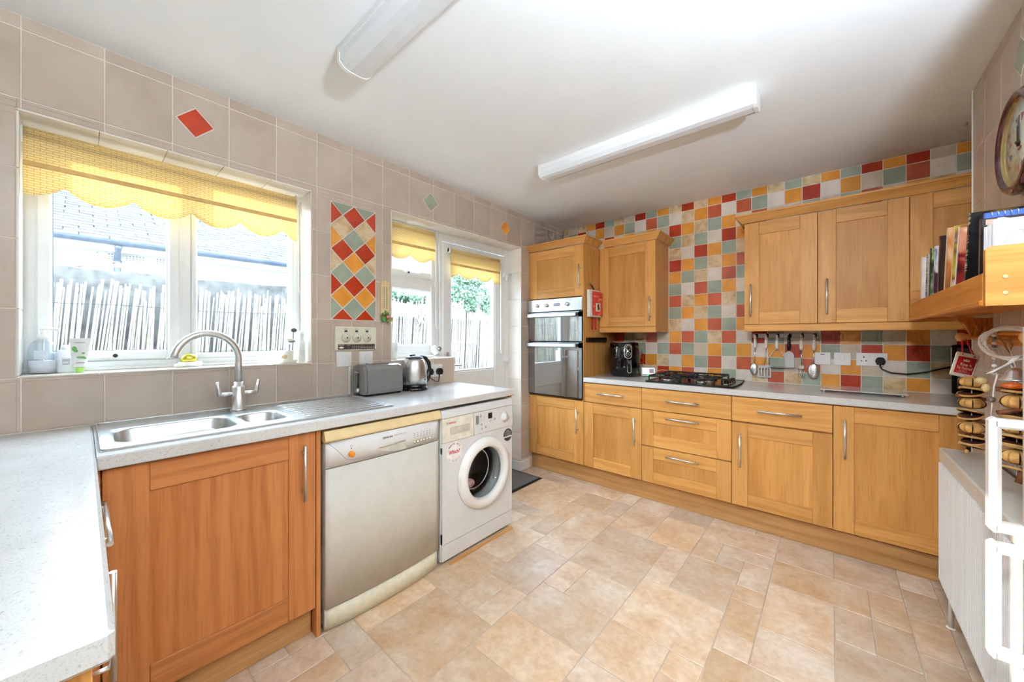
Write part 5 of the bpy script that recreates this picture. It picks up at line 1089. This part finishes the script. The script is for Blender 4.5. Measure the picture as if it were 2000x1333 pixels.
# books and magazines, standing on the shelf board
def book(name, label, y, th, w, h, x, mat, lean=0.0, cat='book', spine=None, cover=None):
    """spine towards the room; lean in degrees towards the camera"""
    t = thing(name, label, cat, (x+w/2, y, 1.3625), 'cookery books and magazines on the shelf'); la = math.radians(lean); c_, s_ = math.cos(la), math.sin(la)
    lift = 0.0
    def bp(a, b, d): # a along x, b up, d through thickness (towards camera)
        return (x + a, y - d*c_ - b*s_, 1.3626 + b*c_ - d*s_ + th*s_)
    def bb(a0, a1, b0, b1, d0, d1): return G().prism([(a0, b0), (a1, b0), (a1, b1), (a0, b1)], bp, d0, d1)
    obj('pages', bb(.003, w-.002, .002, h-.003, .0015, th-.0015), PAPER, t)
    cv = obj('cover', bb(0, w, 0, h, th-.0014, th), cover or mat, t); obj('back_cover', bb(0, w, 0, h, 0, .0014), mat, t); obj('spine', bb(-.0008, .0018, 0, h, 0, th), spine or mat, t); return t, bp, bb, cv
blackc = pm('black_cover', (20,18,18), .3); greyc = pm('grey_cover', (176,170,162), .5)
book('magazine', 'white magazine standing at the far end of the shelf', -.80, .010, .165, .262, 2.520, pm('white_cover', (226,218,212), .35, var=.06, scale=25), 5, 'magazine')
book('recipe_binder', 'grey comb bound recipe book near the far end of the shelf', -.905, .020, .160, .255, 2.522, greyc, 7, spine=multi_mat('comb_spine', [(.45, (40,40,42)), (.55, (190,186,180))], 3, .5, (1,1,60)))
book('green_cook_book', 'green covered cook book with dark comb spine', -.985, .022, .165, .268, 2.520, multi_mat('green_leaf_cover', [(.35, (30,52,30)), (.5, (78,130,74)), (.65, (140,176,120))], 22), 10, spine=blackc)
book('purple_magazine', 'magazine with purple and white spine lettering', -1.075, .014, .170, .262, 2.520, multi_mat('white_photo_cover', [(.42, (70,40,60)), (.5, (210,214,222)), (.7, (236,236,240))], 12), 10, 'magazine', spine=multi_mat('purple_spine', [(.48, (150,40,130)), (.56, (226,220,230))], 4, .4, (1,1,4)))
book('dark_brown_book', 'dark brown cook book with plain spine', -1.155, .022, .172, .285, 2.520, multi_mat('brown_photo_cover', [(.3, (28,18,16)), (.6, (70,42,30)), (.75, (150,96,66))], 5), 11)
book('baking_book', 'cook book with tan and orange food photograph', -1.265, .014, .178, .292, 2.520, multi_mat('tan_food_cover', [(.32, (70,36,22)), (.45, (196,116,58)), (.55, (226,186,146)), (.68, (216,96,34))], 7), 14, spine=pm('cream_spine', (222,196,160), .4))
book('yellow_food_magazine', 'pale yellow magazine with mustard blocks on cover', -1.365, .010, .178, .278, 2.520, multi_mat('mustard_cover', [(.40, (222,206,168)), (.5, (196,170,40)), (.6, (120,70,40)), (.68, (226,214,190))], 8), 15, 'magazine', spine=pm('buttery_spine', (226,206,150), .4))
book('berry_magazine', 'magazine with red berry photograph on its cover', -1.425, .008, .178, .262, 2.520, multi_mat('berry_cover', [(.36, (40,18,20)), (.5, (160,44,40)), (.62, (206,130,96)), (.74, (226,206,180))], 16), 16, 'magazine', spine=PAPER)
book('black_cook_book', 'thick black cook book with pale spots on its spine', -1.545, .016, .178, .275, 2.520, multi_mat('black_kitchen_cover', [(.5, (16,14,14)), (.60, (24,20,18)), (.68, (170,140,40)), (.8, (30,24,20))], 4), 15, spine=multi_mat('spotted_spine', [(.52, (20,20,20)), (.60, (196,186,160))], 3, .4, (1,1,40)))
t, bp_, bb_, cv = book('spiral_notebook', 'blue topped spiral notebook behind the newsletters', -1.735, .012, .170, .232, 2.522, pm('royal_blue_cover', (40,84,170), .4), 4)
for k in range(14): obj('spiral_ring', G().tube([bp_(.012+.011*k, .232-.010, .006+.009*math.cos(q*math.pi/4)) if False else (bp_(.012+.011*k, .232-.006+.008*math.sin(q*math.pi/4), .006+.009*math.cos(q*math.pi/4))) for q in range(8)], .0011, 5, True), CHROME, t)
t, bp_, bb_, cv = book('hardback_cook_book', 'black hardback with cream title behind the newsletters', -1.752, .014, .178, .214, 2.512, blackc, 4); text('Delicious', .040, bp_(.10, .196, .0146), (1,0,0), (0,-.07,1), pm('cream_title', (226,216,196), .5), cv)
obj('badge', G().prism([(-.010, -.007), (.010, -.007), (.010, .007), (-.010, .007)], lambda a, b, d: bp_(.018+a, .203+b, .0142+d), 0, .0005), pm('badge_pink', (220,150,136), .5), cv)
for k in range(3): book('newsletter', ('white newsletter nearest the black hardback', 'white newsletter in the middle of the bundle', 'white newsletter just behind the front newsletter')[k], -1.778-.010*k, .005, .176, .188+.003*k, 2.516+.004*k, PAPER, 3, 'newsletter')
t, bp_, bb_, cv = book('newsletter', 'front newsletter titled in spaced capitals beside the end panel', -1.812, .004, .172, .198, 2.524, PAPER, 3, 'newsletter')
e_ = .0046
text('OLD COULSDON RESIDENTS', .0085, bp_(.108, .168, e_), (1,0,0), (0,-.05,1), DGREY, cv, width=.105); text('N E W S L E T T E R', .0115, bp_(.108, .155, e_), (1,0,0), (0,-.05,1), PRINTBLACK, cv, width=.105, weight=.0004)
obj('photo', G().prism([(.062, .108), (.170, .108), (.170, .140), (.070, .140), (.062, .134)], bp_, .004, .0044), pm('dark_green_print', (22,66,40), .4), cv); obj('flower_print', G().prism([(.012, .100), (.172, .100), (.172, .122), (.012, .122)], bp_, .004, .0042), multi_mat('flower_print', [(.42, (60,56,20)), (.55, (170,150,40)), (.7, (120,110,30))], 160), cv)
obj('pencil_sketch', G().tube([bp_(.034+.016*math.cos(a*.35), .150+.016*math.sin(a*.5), .0042) for a in range(20)], .0004, 4), GREYP, cv)

# hanging things on the pegs
def cordlen(t, p0, p1, mat=WHITECORD, r=.0012): obj('cord', G().tube([p0, p1], r, 5), mat, t)
sg = thing('hanging_sign', 'small white sign with red panel hung on the first peg', 'sign', (2.594, -1.12, 1.09))
SO = Vector((2.596, -1.14, 1.139)); SR = Vector((.058, .045, -.015)).normalized(); SU = Vector((.018, -.004, .088)).normalized(); SNn = SR.cross(SU).normalized(); SNn = SNn if SNn.y < 0 else -SNn
def spt(a, b, d): return tuple(SO + SR*a + SU*b + SNn*d)
rr_ = [(p[0], p[1]) for p in rrect(-.043, .043, -.047, .047, .006, 0, 4)]
bd = obj('board', G().prism(rr_, spt, -.003, 0), pm('cream_board', (232,226,210), .5), sg); obj('red_panel', G().prism([(-.033, -.034), (.035, -.034), (.035, .032), (-.033, .032)], spt, 0, .0006), REDP, bd)
SW = pm('sign_lettering', (240,232,216), .5)
text('Keep It', .0155, spt(.002, .002, .0012), SR, SU, SW, bd, width=.042, weight=.0002); text('To Yourself', .0155, spt(.001, -.012, .0012), SR, SU, SW, bd, width=.060, weight=.0002); text('Your Take On', .006, spt(-.002, -.0225, .0012), SR, SU, SW, bd, width=.032); text('That Pants Tomorrow', .006, spt(-.001, -.0285, .0012), SR, SU, SW, bd, width=.050)
obj('crown', G().prism([(-.010, .014), (.010, .014), (.012, .022), (.006, .019), (.004, .024), (0, .021), (-.004, .024), (-.006, .019), (-.012, .022)], spt, .0006, .0012), SW, bd)
obj('ribbon', G().tube([spt(-.022, .040, .001), (2.600, -1.078, 1.235), (2.605, -1.062, 1.258)], .0028, 6).tube([spt(.024, .036, .001), (2.612, -1.075, 1.235), (2.605, -1.062, 1.258)], .0028, 6), REDCORD, sg)
DRY = pm('dried_orange_peel', (206,158,86), .6, var=.15, scale=40, bmp=.4); DSLICE = pm('dark_dried_slice', (70,34,18), .5, var=.2); RINDC = pm('dried_rind', (190,146,86), .6, var=.1); CINN = pm('cinnamon_bark', (120,66,36), .7, var=.2, scale=50, bmp=.4); SLIT = pm('dark_slit', (46,24,14), .8)
def dried_orange(t, c, r, f=.66):
    o = obj('dried_orange', G().ball(c, r, (1, 1, f), 18, 10), DRY, t)
    for k in range(10):
        a = 2*math.pi*k/10 + .2; pts = [(c[0]+r*1.004*math.cos(ph)*math.cos(a), c[1]+r*1.004*math.cos(ph)*math.sin(a), c[2]+r*f*1.004*math.sin(ph)) for ph in [math.radians(q) for q in range(-58, 59, 12)]]
        obj('slit', G().tube(pts, .0016, 5, rs=[.0004 + .0018*math.sin(math.pi*i/(len(pts)-1)) for i in range(len(pts))]), SLIT if k % 2 else RINDC, o)
def dried_slice(t, c, r, tilt):
    rot = Vector((math.sin(tilt)*.6, math.sin(tilt*1.7)*.4, 1)).normalized(); o = obj('orange_slice', G().lathe([(0, -.0015), (r*.92, -.0015), (r*.92, .0015), (0, .0015)], c, rot, 20), DSLICE, t); obj('rind', G().lathe([(r*.9, -.003), (r, -.0035), (r*1.02, 0), (r, .0035), (r*.9, .003)], c, rot, 20, caps=False), RINDC, o)
def cinnamon(t, c, d, ln, r=.007):
    d = Vector(d).normalized(); c = Vector(c); obj('cinnamon_stick', G().cyl(c-d*ln/2, c+d*ln/2, r, 10), CINN, t)
g1 = thing('dried_orange_garland', 'string of dried oranges and slices hanging from the first peg', 'garland', (2.600, -1.20, .66)); gx, gy = 2.600, -1.21
obj('cord', G().tube([(2.615, -1.065, 1.225), (gx+.035, gy+.10, 1.16), (gx, gy, 1.10), (gx, gy, .82)], .0014, 5), WHITECORD, g1)
for z in (1.080, 1.000, .908): dried_orange(g1, (gx, gy, z), .034)
for z, a in ((1.052, .3), (1.036, -.3), (.968, .35), (.952, -.4), (.872, .2), (.856, -.35), (.838, .4)): dried_slice(g1, (gx+.004*math.sin(z*90), gy, z), .034, a)
cinnamon(g1, (gx, gy, 1.022), (1, .3, -.15), .085); cinnamon(g1, (gx, gy, .940), (1, -.3, -.2), .07); cinnamon(g1, (gx, gy, .886), (1, .2, -.25), .06)
obj('star', G().ball((gx-.012, gy, .815), .007, (1, .5, 1.2), 6, 4), RINDC, g1)
g2 = thing('spice_garland', 'string of dried oranges with cinnamon behind the fridge handle', 'garland', (2.632, -1.52, .80)); gx, gy = 2.632, -1.52
obj('cord', G().tube([(2.605, -1.40, 1.225), (gx, gy+.06, 1.17), (gx, gy, 1.12), (gx, gy, .80)], .0014, 5), WHITECORD, g2)
for z in (1.050, .972, .880): dried_orange(g2, (gx+.002, gy, z), .036)
for z, a in ((1.078, .2), (1.012, -.35), (.998, .3), (.938, .35), (.924, -.3), (.914, .2), (.842, .3)): dried_slice(g2, (gx, gy, z), .035, a)
cinnamon(g2, (gx, gy-.01, 1.090), (1, -.2, .1), .085); cinnamon(g2, (gx-.01, gy-.02, 1.024), (1, .2, .25), .07); cinnamon(g2, (gx+.004, gy-.028, .830), (.25, .1, 1), .05, .010)
obj('amber_pod', G().ball((gx-.01, gy-.02, 1.100), .014, (1.9, .8, .75)), pm('amber_orange', (196,92,30), .35), g2); obj('pebble', G().ball((gx-.066, gy+.02, 1.108), .013, (1.1, .7, .9)).ball((gx-.056, gy+.02, 1.086), .012, (.8, .7, 1.2)), pm('polished_pebble', (196,172,120), .25, var=.1), g2); obj('nut', G().ball((gx-.050, gy, 1.052), .010), pm('grey_nut', (110,96,84), .5, var=.2), g2)
wr = thing('wicker_heart_wreath', 'white twisted wicker ring with ribbon on the second peg', 'wreath', (2.628, -1.475, 1.17)); WC = Vector((2.628, -1.472, 1.232)); WRr = Vector((1, -.15, 0)).normalized()
for k in range(7):
    pts = []
    for i in range(40):
        a = 2*math.pi*i/40; rr = .049 + .0045*math.sin(3*a + k*.9) + .001*k; p = WC + WRr*(rr*math.cos(a)) + Vector((0,0,1))*(rr*.95*math.sin(a)) + Vector((0, .005*math.cos(4*a + k*1.3), 0)); pts.append(p)
    obj('wicker_strand', G().tube(pts, .0032, 6, True), WICKER, wr)
obj('ribbon', G().slab(lambda u, v: (2.634 - .052*v + .016*u + .006*math.sin(4*v), -1.482 - .004*math.sin(6*v), 1.190 - .062*v + .006*u), 4, 10, (0, .0012, 0)), pm('white_satin_ribbon', (238,236,236), .35), wr); obj('hanging_cord', G().tube([(2.600, -1.495, 1.130), (2.592, -1.50, 1.09), (2.590, -1.50, 1.05), (2.586, -1.50, 1.0)], .0022, 6), WHITECORD, wr); obj('hanger', G().tube([(2.632, -1.462, 1.283), (2.620, -1.42, 1.275), (2.610, -1.405, 1.258)], .002, 5), WHITECORD, wr)
be = thing('hand_bell', 'small silver bell hanging below the wicker ring', 'bell', (2.630, -1.50, 1.112)); obj('bell_cup', G().lathe([(.034, 0), (.033, .004), (.024, .014), (.018, .030), (.010, .040), (.0, .043)], (2.634, -1.50, 1.113), n=28), CHROME, be); obj('clapper', G().ball((2.634, -1.50, 1.116), .005), CHROME, be); cordlen(be, (2.634, -1.50, 1.155), (2.630, -1.45, 1.232))
bdn = thing('bead_string', 'string of grey and white wooden beads on the second peg', 'beads', (2.606, -1.45, 1.13)); obj('cord', G().tube([(2.606, -1.425, 1.265), (2.604, -1.45, 1.21), (2.602, -1.455, 1.13)], .0012, 5), WHITECORD, bdn)
BEADM = [pm('white_bead', (228,222,212), .4), pm('grey_bead', (150,142,134), .4)]
for k in range(11): obj('bead', G().ball((2.6045-.0002*k, -1.442-.0012*k, 1.256-.0125*k), .0066, (1, 1, .85), 10, 7), BEADM[k % 2], bdn)
tag(obj('hanging_straps', G().tube([(2.617, -1.40, 1.255), (2.628, -1.43, 1.225), (2.636, -1.44, 1.200), (2.644, -1.43, 1.225), (2.640, -1.40, 1.25)], .0035, 6), pm('straw_strap', (196,160,96), .7)), 'looped straw coloured strap inside the wicker ring', 'strap')

# ------------------------------------------------------------------ outside
GRAVEL = pm('path_concrete', (150,147,142), .95, var=.1, scale=9); RENDER_W = pm('white_render', (176,174,171), .95, var=.03, scale=10); CONC = pm('rough_concrete', (84,83,82), .95, var=.22, scale=14, bmp=.8)
pth = struct('ground_outside', G().box(-30, -.31, -30, 30, -.40, -.16), GRAVEL, 'paved side path and gardens outside'); pth['category'] = 'ground'
# reed fence with its wires
fe = thing('reed_fence', 'pale reed screening fence standing along the side path', 'fence', (-1.36, -1.4, -.16))
g = G(); rnd = random.Random(3); y = -5.2; lean = 0
while y < 2.6:
    lean = .9*lean + rnd.gauss(0, .004); hgt = 1.580 + rnd.gauss(0, .022) + (.06 if y > -1.3 else 0) - (.10 if rnd.random() < .06 else 0); r = rnd.uniform(.0042, .0075); xx = -1.35 + rnd.uniform(-.008, .008)
    g.tube([(xx, y, -.158), (xx+rnd.uniform(-.01, .01), y+lean*.5+rnd.gauss(0, .004), .8), (xx+rnd.uniform(-.01, .01), y + lean*2 + rnd.gauss(0, .012) + .05, hgt)], r, 5); y += rnd.uniform(.0085, .0150)
REED = pm('dry_reed', (142,136,124), .8, var=.14, scale=30)
ro = obj('reeds', g, REED, fe, 'stuff')
for z in (.25, .55, .85, 1.15, 1.45): obj('binding_wire', G().tube([(-1.338, -5.2+.4*i, z+.012*math.sin(i*1.7)) for i in range(20)], .0018, 5), BLACKM, fe)
tag(obj('garden_wall', G().slab(lambda u, v: (-1.50, -6 + 4.5*u, -.16 + (1.858 + .004*math.sin(u*61) + .004*math.sin(u*23+1))*v), 90, 3, (-.22, 0, 0), False), CONC), 'rough grey concrete garden wall behind the reed fence', 'wall')
tag(obj('reed_backing_wall', G().box(-1.80, -1.66, -1.49, 3.6, -.16, 1.50, .01), CONC), 'low grey backing wall added behind the reeds to darken their gaps', 'wall')  # added backing so the gaps between the reeds look dark
gk = thing('gecko_ornament', 'black and white spotted gecko ornament on the reed fence', 'ornament', (-1.325, -.915, 1.34))
SPOT = multi_mat('spotted_enamel', [(.46, (30,30,32)), (.52, (232,230,226))], 70, .4)
obj('body', G().tube([(-1.325, -.885, 1.575), (-1.322, -.90, 1.53), (-1.322, -.895, 1.47), (-1.322, -.925, 1.41), (-1.325, -.95, 1.365), (-1.325, -.93, 1.345)], .018, 8, rs=[.012, .020, .024, .016, .008, .003]), SPOT, gk)
for z, s_ in ((1.50, -1), (1.51, 1), (1.44, -1), (1.43, 1)): obj('leg', G().tube([(-1.322, -.905, z), (-1.322, -.905+s_*.035, z+.008), (-1.322, -.905+s_*.045, z-.02)], .006, 6), SPOT, gk)
# ivy over the fence and the tall shrub behind it
def leafmass(g, blobs, n, rnd, size=.045):
    for c, r in blobs:
        for k in range(n):
            a = rnd.uniform(0, 2*math.pi); ph = math.acos(rnd.uniform(-1, 1)); q = rnd.uniform(.55, 1.0)
            p = Vector((c[0]+r[0]*q*math.sin(ph)*math.cos(a), c[1]+r[1]*q*math.sin(ph)*math.sin(a), c[2]+r[2]*q*math.cos(ph)))
            d = Vector((rnd.gauss(0, 1), rnd.gauss(0, 1), rnd.gauss(0, 1)-.4)).normalized(); u = d.orthogonal().normalized(); u = (u*math.cos(a) + d.cross(u)*math.sin(a)); w = d.cross(u); s_ = size*rnd.uniform(.6, 1.3)
            g.add([p, p+u*s_*.5+w*s_*.45+d*s_*.12, p+u*s_*1.1, p+u*s_*.5-w*s_*.45+d*s_*.12], [(0,1,2), (0,2,3)])
IVY = pm('ivy_leaf', (88,114,92), .45, var=.3, scale=12); rnd = random.Random(5)
iv = thing('ivy_bush', 'blue green ivy spilling over the top of the reed fence', 'bush', (-1.45, -.2, 1.5))
g = G(); leafmass(g, [((-1.43, -.46, 1.80), (.12, .24, .15)), ((-1.43, -.16, 1.82), (.13, .24, .17)), ((-1.43, .16, 1.80), (.13, .26, .15)), ((-1.43, .50, 1.76), (.13, .26, .17)), ((-1.36, -.12, 1.66), (.05, .12, .10)), ((-1.36, .22, 1.64), (.05, .16, .09)), ((-1.44, -.86, 1.68), (.10, .26, .05)), ((-1.44, -1.20, 1.70), (.10, .22, .05)), ((-1.45, -.05, 2.00), (.08, .3, .07))], 420, rnd, .038); obj('foliage', g, IVY, iv, 'stuff')
obj('stem', G().tube([(-1.45, -.1, -.15), (-1.44, -.12, .8), (-1.43, -.1, 1.7)], .02, 8).tube([(-1.43, -.1, 1.6), (-1.43, -.6, 1.68), (-1.44, -1.2, 1.70)], .012, 6), pm('ivy_stem', (96,78,60), .9), iv)
# neighbouring bungalow
bg_ = thing('bungalow', 'white rendered neighbouring bungalow with grey tiled roof', 'house', (-7.0, -3.0, -.16))
obj('house_wall', G().box(-9.4, -5.25, -10, 5, -.16, 2.56), RENDER_W, bg_); obj('soffit', G().box(-5.26, -5.06, -10.2, 5.2, 2.43, 2.47), RENDER_W, bg_)
obj('fascia', G().box(-5.07, -5.045, -10.2, 5.2, 2.39, 2.53), RENDER_W, bg_)
PIT = math.radians(27); ex, ez = -4.99, 2.545
def rp(s_, y, d): return (ex - s_*math.cos(PIT) + d*math.sin(PIT), y, ez + s_*math.sin(PIT) + d*math.cos(PIT))
SL = 2.55
rb = obj('roof', G().prism([(0, -.03), (SL, -.03), (SL, -.006), (0, -.006)], lambda a, b, d: rp(a, d, b), -10.2, 5.2).prism([(0, -.03), (SL, -.03), (SL, 0), (0, 0)], lambda a, b, d: (2*(ex-SL*math.cos(PIT)) - rp(a, d, b)[0], d, rp(a, d, b)[2]), -10.2, 5.2), pm('roof_slate_bed', (40,42,46), .9, var=.1), bg_)
SLATE = pm('roof_tile_grey', (64,66,72), .85, var=.12, scale=8, randv=.12); tm = bpy.data.meshes.new('roof_tile')
tw, tl = .262, .135
gg = G().box(-tl*.62, tl*.62, -tw/2+.004, tw/2-.004, -.005, .005, .0015); finish(tm, gg, (0,0,0), SLATE)
for r in range(17):
    for c in range(15):
        yv = -4.35 + tw*c + (tw/2 if r % 2 else 0) + random.uniform(-.006, .006)
        p = rp(.03 + tl*r, yv, .006)
        o = piece('roof_tile', tm, rb, p, (random.uniform(-.012, .012), PIT - .07 + random.uniform(-.01, .01), random.uniform(-.01, .01)))
obj('added_sun_block', G().box(-7.40, -6.90, -4.30, -3.05, 3.2, 4.75, .01).box(-7.45, -6.85, -4.35, -3.0, 4.75, 4.85, .01), pm('sun_block_brick', (150,104,84), .9, var=.15, scale=14), bg_)  # unseen stack added to keep sun off the small window and back door
PIPE = pm('blue_grey_pvc', (44,54,68), .5)
gt = obj('gutter', G().prism([(.055*math.cos(math.radians(a)), .055*math.sin(math.radians(a))) for a in range(180, 361, 20)] + [(.048, .004), (.0, -.035), (-.048, .004)], lambda a, b, d: (-4.985+a, d, 2.525+b), -10.2, 5.2), PIPE, bg_)
obj('downpipe', G().tube([(-4.985, -3.09, 2.47), (-5.0, -3.09, 2.44), (-5.20, -3.09, 2.34), (-5.205, -3.09, 2.28), (-5.205, -3.09, -.15)], .036, 12).cyl((-5.205, -3.09, 2.24), (-5.205, -3.09, 2.30), .044), PIPE, bg_)
for yv, yw in ((-3.19, .20), (-2.92, .20), (-2.60, .22)):
    v = obj('air_brick', G().box(-5.252, -5.243, yv-yw/2, yv+yw/2, 2.30, 2.40), RENDER_W, bg_)
    for i in range(6):
        for j in range(3): obj('vent_hole', G().box(-5.244, -5.2425, yv-yw/2+.012+.033*i, yv-yw/2+.030+.033*i, 2.312+.030*j, 2.328+.030*j), pm('vent_dark', (90,92,98), .9), v)
for ya, yb in ((-3.95, -3.50), (-2.27, -1.85), (-1.72, -1.33)):
    w_ = obj('house_window', prof_rect(G(), -5.26, -5.23, ya-.05, yb+.05, 1.2, 2.30, .06, .004), UPVC, bg_); obj('house_pane', G().box(-5.249, -5.2445, ya, yb, 1.25, 2.25), pm('grey_curtained_pane', (120,124,128), .3), w_)
orn = thing('bird_ornament', 'rusty metal flower ornament on top of the garden wall', 'ornament', (-1.60, -3.33, 1.69)); RUST = pm('rusty_metal', (130,104,92), .8, var=.2)
obj('stalk', G().tube([(-1.6, -3.36, 1.69), (-1.6, -3.33, 1.73), (-1.6, -3.30, 1.78), (-1.6, -3.34, 1.82)], .005, 6).tube([(-1.6, -3.33, 1.73), (-1.6, -3.40, 1.755), (-1.6, -3.45, 1.75)], .004, 6).tube([(-1.6, -3.31, 1.77), (-1.6, -3.25, 1.775)], .004, 6), RUST, orn)
for y_, z_ in ((-3.235, 1.752), (-3.42, 1.735), (-3.31, 1.815)): obj('metal_leaf', G().ball((-1.6, y_, z_), .026, (.2, 1.1, .8), 10, 7), RUST, orn)
obj('base', G().ball((-1.6, -3.345, 1.697), .022, (1, 1.4, .5), 10, 6), RUST, orn)
tag(obj('metal_finial', G().lathe([(.035, 0), (.030, .008), (.008, .016), (.006, .040), (.0, .048)], (-1.6, -3.115, 1.694), n=14), RUST), 'small pointed metal finial on the garden wall', 'ornament')
